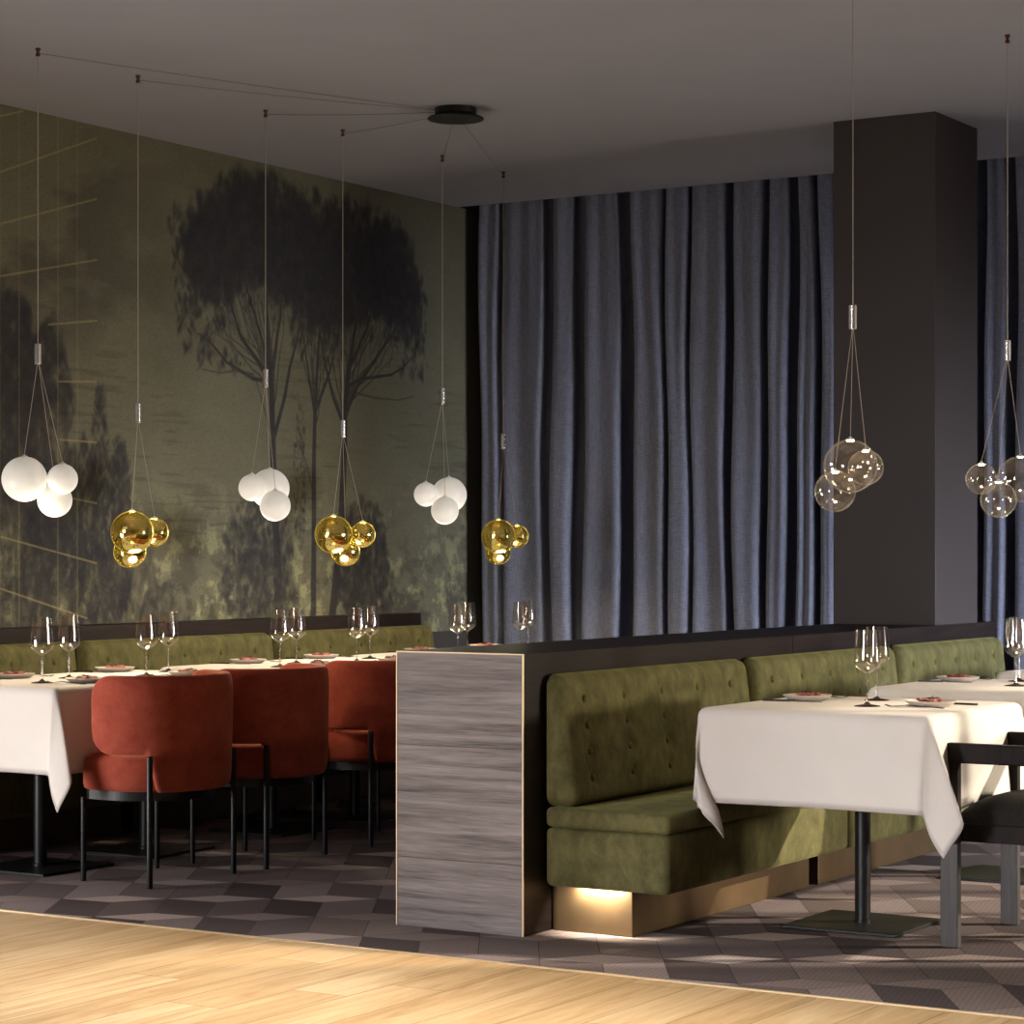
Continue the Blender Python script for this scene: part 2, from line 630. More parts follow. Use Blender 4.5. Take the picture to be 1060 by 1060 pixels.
def frame_wall(axis, at, th, a0, a1, z0, z1, holes, name, mat):
    """wall in a plane with rectangular holes (a_lo, a_hi, z_lo, z_hi)"""
    mb = MB()

    def bx(p, q, r, s):
        if q - p < 1e-4 or s - r < 1e-4:
            return
        if axis == 'x':
            mb.box(at, at + th, p, q, r, s)
        else:
            mb.box(p, q, at, at + th, r, s)
    holes = sorted(holes)
    cur = a0
    for (p, q, r, s) in holes:
        bx(cur, p, z0, z1)
        bx(p, q, z0, r)
        bx(p, q, s, z1)
        cur = q
    bx(cur, a1, z0, z1)
    return struct(mb.build(name, mat))


side_holes = [(9.25, 11.8, 0.25, 2.95)]
back_holes = [(-7.2, -5.9, 0.3, 2.5), (-5.4, -4.2, 0.3, 2.5), (-2.0, -0.7, 0.3, 2.5)]
frame_wall('x', 1.2, 0.2, -2.2, 12.2, 0, H, side_holes, 'wall_right', M['room'])
frame_wall('y', -2.2, 0.2, -7.8, 1.4, 0, H, back_holes, 'wall_back', M['room'])
wn = 0
for (p, q, r, s) in side_holes:
    wn += 1
    mb = MB()
    for yy in (p + 0.02, p + 0.62, p + 1.28, p + 1.92, q - 0.02):
        mb.box(1.28, 1.33, yy - 0.025, yy + 0.025, r, s)
    mb.box(1.28, 1.33, p, q, r, r + 0.05).box(1.28, 1.33, p, q, s - 0.05, s)
    wf = struct(mb.build('window_%d' % wn, M['frame']), 'window frame in the right wall')
for (p, q, r, s) in back_holes:
    wn += 1
    mb = MB()
    for xx in (p + 0.025, q - 0.025):
        mb.box(xx - 0.025, xx + 0.025, -2.12, -2.07, r, s)
    mb.box(p, q, -2.12, -2.07, r, r + 0.05).box(p, q, -2.12, -2.07, s - 0.05, s)
    struct(mb.build('window_%d' % wn, M['frame']), 'tall window frame behind the viewer')

# column standing at the far end of the low partition
struct(MB().box(-4.57, -4.068, 10.26, 10.79, 0.0, H).build('column', M['column'], bevel=0.003), 'dark square column')

# --------------------------------------------------------------------------
# mural on the left wall (painted into the wallpaper)
# --------------------------------------------------------------------------
my0, my1, mz0, mz1 = 6.0, 11.755, 0.80, H
step = 0.0046
nW, nH = int((my1 - my0) / step), int((mz1 - mz0) / step)
gy = np.linspace(my0, my1, nW)
gz = np.linspace(mz0, mz1, nH)
YY, ZZ = np.meshgrid(gy, gz)


def vnoise(sy, sz, octs=4, rough=0.55, seed=0):
    rng = np.random.default_rng(seed)
    out = np.zeros((nH, nW))
    amp, tot = 1.0, 0.0
    for _ in range(octs):
        cols = int((my1 - my0) / sy) + 3
        rows = int((mz1 - mz0) / sz) + 3
        g = rng.random((rows, cols))
        fx = np.clip((gy - my0) / sy, 0, cols - 2)
        fz = np.clip((gz - mz0) / sz, 0, rows - 2)
        ix, iz = fx.astype(int), fz.astype(int)
        tx, tz = fx - ix, fz - iz
        tx, tz = tx * tx * (3 - 2 * tx), tz * tz * (3 - 2 * tz)
        r0 = g[iz][:, ix] * (1 - tx) + g[iz][:, ix + 1] * tx
        r1 = g[iz + 1][:, ix] * (1 - tx) + g[iz + 1][:, ix + 1] * tx
        out += amp * (r0 * (1 - tz)[:, None] + r1 * tz[:, None])
        tot += amp
        amp *= rough
        sy, sz = sy / 2, sz / 2
    return out / tot


ink = np.zeros((nH, nW))
pale = np.zeros((nH, nW))
gold = np.zeros((nH, nW))


def window(y0, y1, z0, z1):
    a = max(int((y0 - my0) / step) - 1, 0)
    b = min(int((y1 - my0) / step) + 2, nW)
    c = max(int((z0 - mz0) / step) - 1, 0)
    d = min(int((z1 - mz0) / step) + 2, nH)
    return slice(c, d), slice(a, b)


def over(buf, sl, a):
    buf[sl] = 1 - (1 - buf[sl]) * (1 - a)


def stroke(buf, pts, w0, w1, alpha=0.9):
    n = len(pts) - 1
    for i in range(n):
        (ya, za), (yb, zb) = pts[i], pts[i + 1]
        wa, wb = w0 + (w1 - w0) * i / n, w0 + (w1 - w0) * (i + 1) / n
        m = max(wa, wb) + 0.01
        sl = window(min(ya, yb) - m, max(ya, yb) + m, min(za, zb) - m, max(za, zb) + m)
        if sl[0].stop <= sl[0].start or sl[1].stop <= sl[1].start:
            continue
        Y_, Z_ = YY[sl], ZZ[sl]
        dy, dz = yb - ya, zb - za
        t = np.clip(((Y_ - ya) * dy + (Z_ - za) * dz) / (dy * dy + dz * dz + 1e-9), 0, 1)
        d = np.hypot(Y_ - ya - t * dy, Z_ - za - t * dz)
        hw = wa + (wb - wa) * t
        buf[sl] = np.maximum(buf[sl], alpha * np.clip((hw - d) / 0.004 + 0.5, 0, 1))


def blob(buf, y, z, ry, rz, rot, alpha, soft=0.5):
    m = max(ry, rz) * 1.2
    sl = window(y - m, y + m, z - m, z + m)
    if sl[0].stop <= sl[0].start or sl[1].stop <= sl[1].start:
        return
    Y_, Z_ = YY[sl] - y, ZZ[sl] - z
    c, s = math.cos(rot), math.sin(rot)
    q = np.hypot((Y_ * c + Z_ * s) / ry, (-Y_ * s + Z_ * c) / rz)
    over(buf, sl, alpha * np.clip((1 - q) / soft, 0, 1))


def foliage(ells, n, size, alpha, seed, stretch=1.8, droop=None):
    r = random.Random(seed)
    area = [e[2] * e[3] for e in ells]
    for _ in range(n):
        e = r.choices(ells, area)[0]
        a = r.uniform(0, 2 * PI)
        q = math.sqrt(r.random()) * (1.0 + 0.12 * r.random())
        y = e[0] + e[2] * q * math.cos(a)
        z = e[1] + e[3] * q * math.sin(a)
        s = size * r.uniform(0.5, 1.5)
        blob(ink, y, z, s, s * stretch * r.uniform(0.6, 1.4), r.uniform(-0.7, 0.7), alpha * r.uniform(0.5, 1.2), 0.7)


# --- two umbrella trees: crowns
crown = [(9.34, 2.80, 0.16, 0.22), (9.62, 2.88, 0.30, 0.27), (9.86, 2.90, 0.36, 0.28), (10.25, 2.86, 0.34, 0.28), (10.62, 2.84, 0.36, 0.30),
         (10.95, 2.80, 0.28, 0.26), (9.42, 2.72, 0.22, 0.22), (11.10, 2.62, 0.16, 0.18), (10.3, 2.62, 0.42, 0.18)]
foliage(crown, 2600, 0.032, 0.55, 3)
for e in crown:
    blob(ink, e[0], e[1], e[2] * 0.98, e[3] * 0.95, 0, 0.80, 0.45)
# ragged edges hanging out of the crowns
edges = [(9.25, 2.66, 0.14, 0.24), (9.38, 2.50, 0.18, 0.12), (9.20, 2.42, 0.08, 0.10), (11.25, 2.60, 0.08, 0.20),
         (11.20, 2.42, 0.10, 0.10), (9.75, 3.12, 0.30, 0.06), (10.7, 3.10, 0.35, 0.06), (10.3, 2.40, 0.25, 0.14),
         (9.30, 2.28, 0.12, 0.06), (9.45, 2.22, 0.2, 0.04), (11.2, 2.28, 0.14, 0.06), (9.12, 2.82, 0.06, 0.10)]
foliage(edges, 620, 0.017, 0.55, 4, 2.2)

# trunks and branches
T = lambda p, a, b, al=0.93: stroke(ink, p, a, b, al)
T([(9.965, 0.80), (9.928, 1.31), (9.903, 1.709), (9.887, 2.107), (9.862, 2.305), (9.838, 2.6)], 0.034, 0.012)
T([(9.887, 2.107), (9.781, 2.225), (9.638, 2.338), (9.536, 2.525), (9.45, 2.70)], 0.016, 0.006)
T([(9.911, 1.85), (10.0, 2.06), (10.044, 2.217), (10.111, 2.374), (10.15, 2.6)], 0.015, 0.005)
T([(9.887, 2.132), (9.733, 2.138), (9.52, 2.207), (9.40, 2.29), (9.291, 2.335)], 0.013, 0.004)
T([(9.87, 2.206), (9.757, 2.446), (9.638, 2.68)], 0.014, 0.006)
T([(9.895, 2.208), (9.961, 2.462), (9.985, 2.7)], 0.012, 0.005)
T([(9.911, 1.80), (9.797, 2.053), (9.74, 2.16)], 0.006, 0.003, 0.7)
T([(9.733, 2.16), (9.60, 2.17), (9.46, 2.15), (9.33, 2.16)], 0.007, 0.003, 0.7)
T([(10.247, 0.80), (10.255, 1.311), (10.255, 1.72), (10.264, 1.976), (10.281, 2.182), (10.307, 2.45)], 0.024, 0.009)
T([(10.264, 1.976), (10.212, 2.178), (10.15, 2.42)], 0.011, 0.004)
T([(10.273, 2.002), (10.385, 2.188), (10.473, 2.40)], 0.011, 0.004)
T([(10.10, 1.86), (10.20, 1.70), (10.25, 1.55)], 0.004, 0.007, 0.6)
T([(10.400, 0.80), (10.491, 1.312), (10.527, 1.729), (10.535, 1.989), (10.562, 2.199), (10.616, 2.412), (10.698, 2.70)], 0.032, 0.012)
T([(10.535, 1.989), (10.652, 2.153), (10.836, 2.323), (11.023, 2.50)], 0.015, 0.005)
T([(10.535, 1.92), (10.429, 2.08), (10.342, 2.288), (10.31, 2.42)], 0.014, 0.005)
T([(10.553, 2.147), (10.698, 2.197), (10.976, 2.236), (11.1, 2.287), (11.2, 2.36)], 0.011, 0.004)
T([(10.58, 2.253), (10.743, 2.475), (10.854, 2.72)], 0.012, 0.005)
T([(10.60, 2.12), (10.80, 2.10), (11.05, 2.10), (11.2, 2.13)], 0.006, 0.003, 0.65)
rr = random.Random(77)
for (y, z, lean, ln) in ((9.887, 2.06, -0.5, 0.5), (9.9, 2.0, -0.25, 0.55), (9.9, 1.95, 0.18, 0.5), (9.89, 2.1, -0.8, 0.5),
                         (10.26, 1.95, -0.2, 0.45), (10.26, 1.9, 0.22, 0.45), (10.535, 1.95, 0.45, 0.55), (10.54, 2.0, 0.75, 0.55),
                         (10.535, 2.0, 0.2, 0.5), (10.53, 1.9, -0.25, 0.45), (10.56, 2.1, 0.95, 0.55), (9.88, 2.12, -1.1, 0.5)):
    for s_ in range(5):                            # fans of thin branches under the crowns
        p = [(y, z + 0.03 * s_)]
        a_ = lean + rr.uniform(-0.22, 0.22)
        for q in range(6):
            a_ += rr.uniform(-0.16, 0.16) - 0.05 * a_
            p.append((p[-1][0] + ln / 6 * math.sin(a_), p[-1][1] + ln / 6 * math.cos(a_)))
        T(p, 0.006, 0.0022, 0.75)
        if s_ % 2 == 0:
            foliage([(p[-1][0], p[-1][1], 0.06, 0.05)], 14, 0.013, 0.5, s_ + int(y * 100), 1.8)
rr = random.Random(9)
for _ in range(70):                               # fine twigs below the crowns
    y = rr.uniform(9.55, 11.0)
    z = rr.uniform(2.25, 2.5)
    T([(y, z), (y + (y - 10.27) * 0.12 + rr.uniform(-0.05, 0.05), z + rr.uniform(0.12, 0.28))], 0.005, 0.002, 0.5)
# ivy column between the trunks
foliage([(10.13, 1.65, 0.05, 0.38)], 130, 0.012, 0.5, 6, 1.6)

# bushes beside the trunks
foliage([(9.79, 1.24, 0.27, 0.31), (9.79, 1.05, 0.31, 0.2)], 1150, 0.022, 0.42, 7, 1.6)
foliage([(10.70, 1.22, 0.24, 0.31), (10.72, 1.05, 0.27, 0.2)], 1050, 0.022, 0.42, 8, 1.6)
for (y, z) in ((9.75, 0.9), (10.74, 0.9)):        # pale little saplings in front of them
    for k in range(9):
        a = math.radians(60 + 7.5 * k)
        stroke(pale, [(y, z), (y + 0.30 * math.cos(a) * 0.6, z + 0.34 * math.sin(a))], 0.005, 0.002, 0.35)

# tall trees on the left
foliage([(7.80, 1.95, 0.36, 0.50), (7.95, 2.1, 0.2, 0.3)], 1100, 0.028, 0.5, 12, 2.0)
foliage([(8.22, 1.75, 0.16, 0.52), (8.20, 2.1, 0.10, 0.18), (8.0, 1.3, 0.34, 0.42), (8.25, 1.2, 0.2, 0.4)], 1500, 0.024, 0.44, 13, 2.2)
foliage([(8.57, 1.62, 0.055, 0.40), (8.46, 1.42, 0.09, 0.34), (8.70, 1.36, 0.09, 0.42), (8.56, 1.1, 0.2, 0.25)], 1300, 0.016, 0.48, 14, 2.8)
foliage([(8.85, 1.08, 0.16, 0.20), (9.05, 0.98, 0.2, 0.12)], 260, 0.02, 0.3, 15, 2.0)
rr = random.Random(21)
for _ in range(60):                               # stems in the thicket
    y = rr.uniform(7.6, 8.8)
    T([(y, 0.82), (y + rr.uniform(-0.05, 0.05), rr.uniform(1.2, 1.7))], rr.uniform(0.004, 0.012), 0.003, rr.uniform(0.35, 0.7))
T([(8.02, 0.82), (8.05, 1.4), (8.16, 1.75), (8.24, 1.95)], 0.02, 0.006, 0.8)
T([(8.02, 0.82), (8.0, 1.4), (7.85, 1.7)], 0.015, 0.006, 0.8)

# cloud patches, hatching, undergrowth
cl = vnoise(0.7, 0.35, 5, 0.6, 31)
clouds = np.clip((cl - 0.50) / 0.14, 0, 1) * np.exp(-((YY - 8.2) / 0.75) ** 2) * np.clip((ZZ - 2.1) / 0.3, 0, 1) * np.clip((3.3 - ZZ) / 0.2, 0, 1)
over(ink, (slice(None), slice(None)), 0.55 * clouds)
hatch = vnoise(0.22, 0.016, 2, 0.5, 32)
hm = vnoise(0.6, 0.3, 3, 0.5, 33)
over(ink, (slice(None), slice(None)), 0.30 * np.clip((hatch - 0.62) / 0.1, 0, 1) * np.clip((hm - 0.45) / 0.15, 0, 1) * np.clip((2.6 - ZZ) / 0.5, 0, 1))
ug = vnoise(0.16, 0.10, 5, 0.65, 34)
low = np.clip((1.55 - ZZ) / 0.55, 0, 1)
over(ink, (slice(None), slice(None)), 0.55 * low * np.clip((ug - 0.50) / 0.14, 0, 1))
ug2 = vnoise(0.10, 0.12, 5, 0.7, 35)
pale = np.maximum(pale, 0.75 * np.clip((1.65 - ZZ) / 0.6, 0, 1) * np.clip((ug2 - 0.52) / 0.14, 0, 1))
slope = np.exp(-((ZZ - (1.42 - 0.45 * (YY - 8.95))) / 0.03) ** 2) * np.clip((YY - 8.9) / 0.1, 0, 1) * np.clip((9.7 - YY) / 0.2, 0, 1)
over(ink, (slice(None), slice(None)), 0.35 * slope * (ug > 0.48))

# gold pin lines on the left
for a, b in (((6.0, 2.217), (8.544, 3.191)), ((6.0, 2.144), (8.544, 2.906)), ((6.0, 2.066), (8.544, 2.621)), ((8.216, 2.291), (8.544, 2.336)),
             ((8.28, 2.035), (8.544, 2.051)), ((8.293, 1.769), (8.544, 1.766)), ((8.30, 1.510), (8.544, 1.481)),
             ((6.0, 1.684), (8.544, 1.2)), ((6.0, 1.575), (8.477, 0.944)), ((7.6, 3.10), (8.051, 3.241))):
    stroke(gold, [a, b], 0.0032, 0.0032, 0.5)
for y in (7.903, 8.026, 8.28, 8.411):
    stroke(gold, [(y, 0.8), (y, 3.25)], 0.0026, 0.0026, 0.24)

basen = vnoise(0.5, 0.3, 5, 0.6, 41)
base = np.array(lin(106, 104, 87)[:3])[None, None, :] * (0.82 + 0.36 * basen)[:, :, None]
inkc = np.array(lin(34, 33, 46)[:3])
palec = np.array(lin(158, 157, 120)[:3])
goldc = np.array(lin(176, 160, 108)[:3])
ink = np.clip(ink, 0, 1) * (0.80 + 0.2 * vnoise(0.05, 0.05, 3, 0.6, 42))
c_ = base * (1 - pale[:, :, None]) + palec * pale[:, :, None]
c_ = c_ * (1 - ink[:, :, None] * 0.93) + inkc * (ink[:, :, None] * 0.93)
c_ = c_ * (1 - gold[:, :, None]) + goldc * gold[:, :, None]

verts = np.stack([np.full(nW * nH, WX), YY.ravel(), ZZ.ravel()], 1)
idx = np.arange(nW * nH).reshape(nH, nW)
quads = np.stack([idx[:-1, :-1], idx[:-1, 1:], idx[1:, 1:], idx[1:, :-1]], -1).reshape(-1, 4)
me = bpy.data.meshes.new('wall_left')
me.vertices.add(nW * nH)
me.vertices.foreach_set('co', verts.astype(np.float32).ravel())
me.loops.add(quads.size)
me.loops.foreach_set('vertex_index', quads.astype(np.int32).ravel())
me.polygons.add(len(quads))
me.polygons.foreach_set('loop_start', np.arange(0, quads.size, 4, dtype=np.int32))
me.update(calc_edges=True)
set_colors(me, 'paint', 'POINT', np.concatenate([c_.reshape(-1, 3), np.ones((nW * nH, 1))], 1))
struct(link('wall_left', me, M['mural']), 'wallpaper mural of dark trees on olive ground')
frame_wall('x', -7.8, WX - 0.001 + 7.8, -2.2, 12.2, 0, H, [(4.5, 5.72, 0.06, 1.04)], 'wall_left_core', M['wall'])
mb = MB()
for yy in (4.525, 5.695):
    mb.box(-7.66, -7.60, yy - 0.025, yy + 0.025, 0.06, 1.04)
mb.box(-7.66, -7.60, 4.5, 5.72, 0.06, 0.10).box(-7.66, -7.60, 4.5, 5.72, 1.00, 1.04)
struct(mb.build('window_5', M['frame']), 'window frame in the left wall')

# --------------------------------------------------------------------------
# curtain
# --------------------------------------------------------------------------
fr = [(-7.448, -7.327), (-7.286, -7.033), (-6.966, -6.84), (-6.751, -6.537), (-6.441, -6.257), (-6.225, -6.10),
      (-6.070, -5.87), (-5.815, -5.655), (-5.610, -5.505), (-5.440, -5.345), (-5.305, -5.225)]
x = -5.17
rr = random.Random(5)
while x < -3.0:
    wd = rr.uniform(0.10, 0.22)
    fr.append((x, x + wd))
    x += wd + rr.uniform(0.045, 0.08)
ctrl = []
for i, (a, b) in enumerate(fr):
    wd = b - a
    ctrl += [(a, 0.015), (a + 0.018, -0.012), (a + wd * 0.5, -0.004 + 0.012 * math.sin(i * 2.3)), (b - 0.018, -0.012), (b, 0.02)]
    if i < len(fr) - 1:
        gp = fr[i + 1][0] - b
        ctrl += [(b + gp * 0.05 - 0.012, 0.10), (b + gp * 0.5, 0.20), (b + gp * 0.95 + 0.012, 0.10)]
# Catmull-Rom
P2 = []
for i in range(len(ctrl) - 1):
    p0, p1, p2, p3 = ctrl[max(i - 1, 0)], ctrl[i], ctrl[i + 1], ctrl[min(i + 2, len(ctrl) - 1)]
    for k in range(4):
        t = k / 4
        q = []
        for d in (0, 1):
            q.append(0.5 * (2 * p1[d] + (p2[d] - p0[d]) * t + (2 * p0[d] - 5 * p1[d] + 4 * p2[d] - p3[d]) * t * t
                            + (3 * p1[d] - p0[d] - 3 * p2[d] + p3[d]) * t ** 3))
        P2.append(q)
P2.append(list(ctrl[-1]))
rows = 46
vs, fs = [], []
ztop, zbot = H + 0.10, 0.015
for r in range(rows):
    v = r / (rows - 1)
    z = zbot + (ztop - zbot) * v
    amp = 1.0 - 0.28 * max(0, (v - 0.55) / 0.45) ** 1.5
    for k, (x, y) in enumerate(P2):
        wob = 0.010 * math.sin(z * 1.7 + x * 5.1) + 0.006 * math.sin(z * 3.9 + x * 11.0)
        pin = 0.012 * max(0, (v - 0.6) / 0.4) * math.sin(x * 62.0)
        vs.append((x + wob, 11.74 + y * amp + pin + 0.004 * math.sin(z * 2.3 + x * 17), z))
n = len(P2)
for r in range(rows - 1):
    for k in range(n - 1):
        fs.append((r * n + k, r * n + k + 1, (r + 1) * n + k + 1, (r + 1) * n + k))
cu = MB().add(vs, fs).build('curtain', M['curtain'], smooth=180)
md = cu.modifiers.new('thick', 'SOLIDIFY')
md.thickness = 0.004
tag(cu, 'full height blue grey pleated curtain across the far wall', 'curtain')

# --------------------------------------------------------------------------
# low partition behind the right-hand bench and the rail behind the left one
# --------------------------------------------------------------------------
PZ = 0.92
pr = empty('low_partition', (-4.31, 6.66, 0), 'low dark wood partition with grey wood end panel, dividing the two rows', 'partition')
MB().box(-0.25, 0.25, 0.004, 4.33, 0, PZ).build('core', M['dark_wood'], pr, bevel=0.002)
MB().box(-0.246, 0.246, 0.0, 0.004, 0.0, 0.2300).box(-0.246, 0.246, 0.0, 0.004, 0.2318, 0.6070).box(-0.246, 0.246, 0.0, 0.004, 0.6088, PZ - 0.004).build('end_panel', M['grey_wood'], pr)['label'] = 'grey wood grain end panel'
for nm, b in (('edge_strip', (-0.25, -0.246, -0.002, 0.004, 0, PZ)), ('edge_strip', (0.246, 0.25, -0.002, 0.004, 0, PZ)),
              ('edge_strip', (-0.246, 0.246, -0.002, 0.004, PZ - 0.004, PZ))):
    MB().box(*b).build(nm, M['brass_trim'], pr)['label'] = 'thin brass edge strip'
MB().box(0.25, 0.2515, 2.06, 2.064, 0.5, PZ).build('joint', M['black_wall'], pr)

rl = MB().box(WX + 0.001, -7.40, 5.75, 11.05, 0.0, 0.915).build('wall_rail', M['dark_wood'], bevel=0.002)
tag(rl, 'long dark wood back panel under the mural behind the left bench', 'back panel')

# --------------------------------------------------------------------------
# upholstered bench units
# --------------------------------------------------------------------------
def make_backrest(L, Hh, T, parent):
    """pillow with a grid of 5 x 4 tufts; local: y along, z up, front faces +x"""
    ny, nz = 110, 44
    r = 0.035
    cols = [L * (0.5 + k) / 5.0 * 0.97 + 0.015 * L for k in range(5)]
    rws = [Hh * t for t in (0.20, 0.40, 0.60, 0.80)]
    vs, fs = [], []
    tilt = -0.055 / Hh
    for j in range(nz + 1):
        for i in range(ny + 1):
            # cosine spacing at the rim
            u = 0.5 - 0.5 * math.cos(PI * i / ny) if False else i / ny
            y, z = L * u, Hh * j / nz
            e = min(y, L - y, z, Hh - z)
            dx = 0.0
            if e < r:
                dx = -(r - math.sqrt(max(r * r - (r - e) ** 2, 0)))
            dx += 0.010 * (1 - (2 * y / L - 1) ** 4) * (1 - (2 * z / Hh - 1) ** 4)
            for cy in cols:
                if abs(y - cy) < 0.13:
                    for cz in rws:
                        d2 = (y - cy) ** 2 + (z - cz) ** 2
                        dx -= 0.011 * math.exp(-d2 / 0.0005) + 0.005 * math.exp(-d2 / 0.004)
            RC = 0.045                      # rounded corners of the outline
            ey, ez = min(y, L - y), min(z, Hh - z)
            if ey < RC and ez < RC:
                p, q = 1 - ey / RC, 1 - ez / RC
                m_ = max(p, q)
                ln = math.hypot(p, q)
                if ln > 1e-6:
                    p, q = p * m_ / ln, q * m_ / ln
                ey2, ez2 = RC * (1 - p), RC * (1 - q)
                y = ey2 if y < L / 2 else L - ey2
                z = ez2 if z < Hh / 2 else Hh - ez2
            vs.append((T + dx + tilt * z, y, z))
    fr_n = len(vs)
    for j in range(nz):
        for i in range(ny):
            a = j * (ny + 1) + i
            fs.append((a, a + 1, a + ny + 2, a + ny + 1))
    # rim to flat back
    rim = [(i, 0) for i in range(ny)] + [(ny, j) for j in range(nz)] + [(i, nz) for i in range(ny, 0, -1)] + [(0, j) for j in range(nz, 0, -1)]
    rim_i = [j * (ny + 1) + i for i, j in rim]
    b0 = len(vs)
    for k in rim_i:
        x, y, z = vs[k]
        vs.append((0.012 + tilt * z * 0.0, y, z))
    m = len(rim_i)
    for k in range(m):
        k2 = (k + 1) % m
        fs.append((rim_i[k], b0 + k, b0 + k2, rim_i[k2]))
    fs.append(tuple(b0 + k for k in range(m)))
    o = MB().add(vs, fs).build('backrest', M['green'], parent, smooth=50)
    bb = MB().lathe([(0, 0.0075), (0.007, 0.0065), (0.0125, 0.003), (0.0145, -0.003), (0.0, -0.004)], seg=16)
    first = None
    for cz in rws:
        for cy in cols:
            bt = bb.build('button', M['button'], o, smooth=60) if first is None else first.copy()
            if first is None:
                first = bt
            else:
                COL.objects.link(bt)
                bt.parent = o
            xx = T + tilt * cz + 0.010 - 0.0165
            bt.location = (xx, cy, cz)
            bt.rotation_euler = (0, PI / 2 + 0.12, 0)
    return o


def make_bench(x, y, L, label, group, near_light=False):
    """x,y: near corner against the panel behind; bench faces +x"""
    t = empty('banquette_bench', (x, y, 0), label, 'bench', group)
    MB().box(0.005, 0.305, 0.055, L - 0.01, 0, 0.150).build('plinth', M['plinth'], t, bevel=0.002)['label'] = 'satin brass plinth'
    MB().box(0.005, 0.465, 0.0, L - 0.004, 0.152, 0.345).build('seat_base', M['green'], t, smooth=40, bevel=0.022, bseg=4)
    MB().box(0.005, 0.468, 0.0, L - 0.004, 0.346, 0.412).build('seat_cushion', M['green'], t, smooth=40, bevel=0.020, bseg=4)
    b = make_backrest(L - 0.030, 0.435, 0.115, t)
    b.location = (0.0, 0.004, 0.414)
    return t


RX = -4.06 + 0.002
right_units = [(6.780, 1.435), (8.232, 1.425), (9.672, 1.300)]
names = ['nearest green tufted banquette bench against the low partition, with lit brass plinth end',
         'middle green tufted banquette bench against the low partition',
         'far green tufted banquette bench against the low partition, under the column']
for (y, L), nm in zip(right_units, names):
    make_bench(RX, y, L, nm, 'banquette benches along the partition')
LXX = -7.40 + 0.002
left_units = [(6.78, 1.42), (8.218, 1.437), (9.672, 1.44)]
names = ['green tufted wall bench behind the left near table, cut by the picture edge',
         'green tufted wall bench behind the three rust chairs, middle of the wall row',
         'green tufted wall bench at the far end of the mural wall']
for (y, L), nm in zip(left_units, names):
    make_bench(LXX, y, L, nm, 'banquette benches along the mural wall')

# --------------------------------------------------------------------------
# tables and cloths
# --------------------------------------------------------------------------
TOP = 0.738


def make_table(cx, cy, hx, hy, feet, label, group):
    t = empty('pedestal_table', (cx, cy, 0), label, 'table', group)
    MB().box(-hx, hx, -hy, hy, 0.705, 0.733).build('tabletop', M['dark_wood'], t, bevel=0.004)
    for fy in feet:
        b = MB().box(-0.205, 0.205, fy - 0.205, fy + 0.205, 0.0, 0.010).build('base_plate', M['black_metal'], t, bevel=0.002)
        b['label'] = 'square black base plate'
        MB().lathe([(0, 0.01), (0.030, 0.01), (0.030, 0.018), (0.0265, 0.02), (0.0265, 0.70), (0.06, 0.701), (0.06, 0.705), (0, 0.705)],
                   (0, fy, 0), 28).build('column', M['black_metal'], t, smooth=40)
    return t


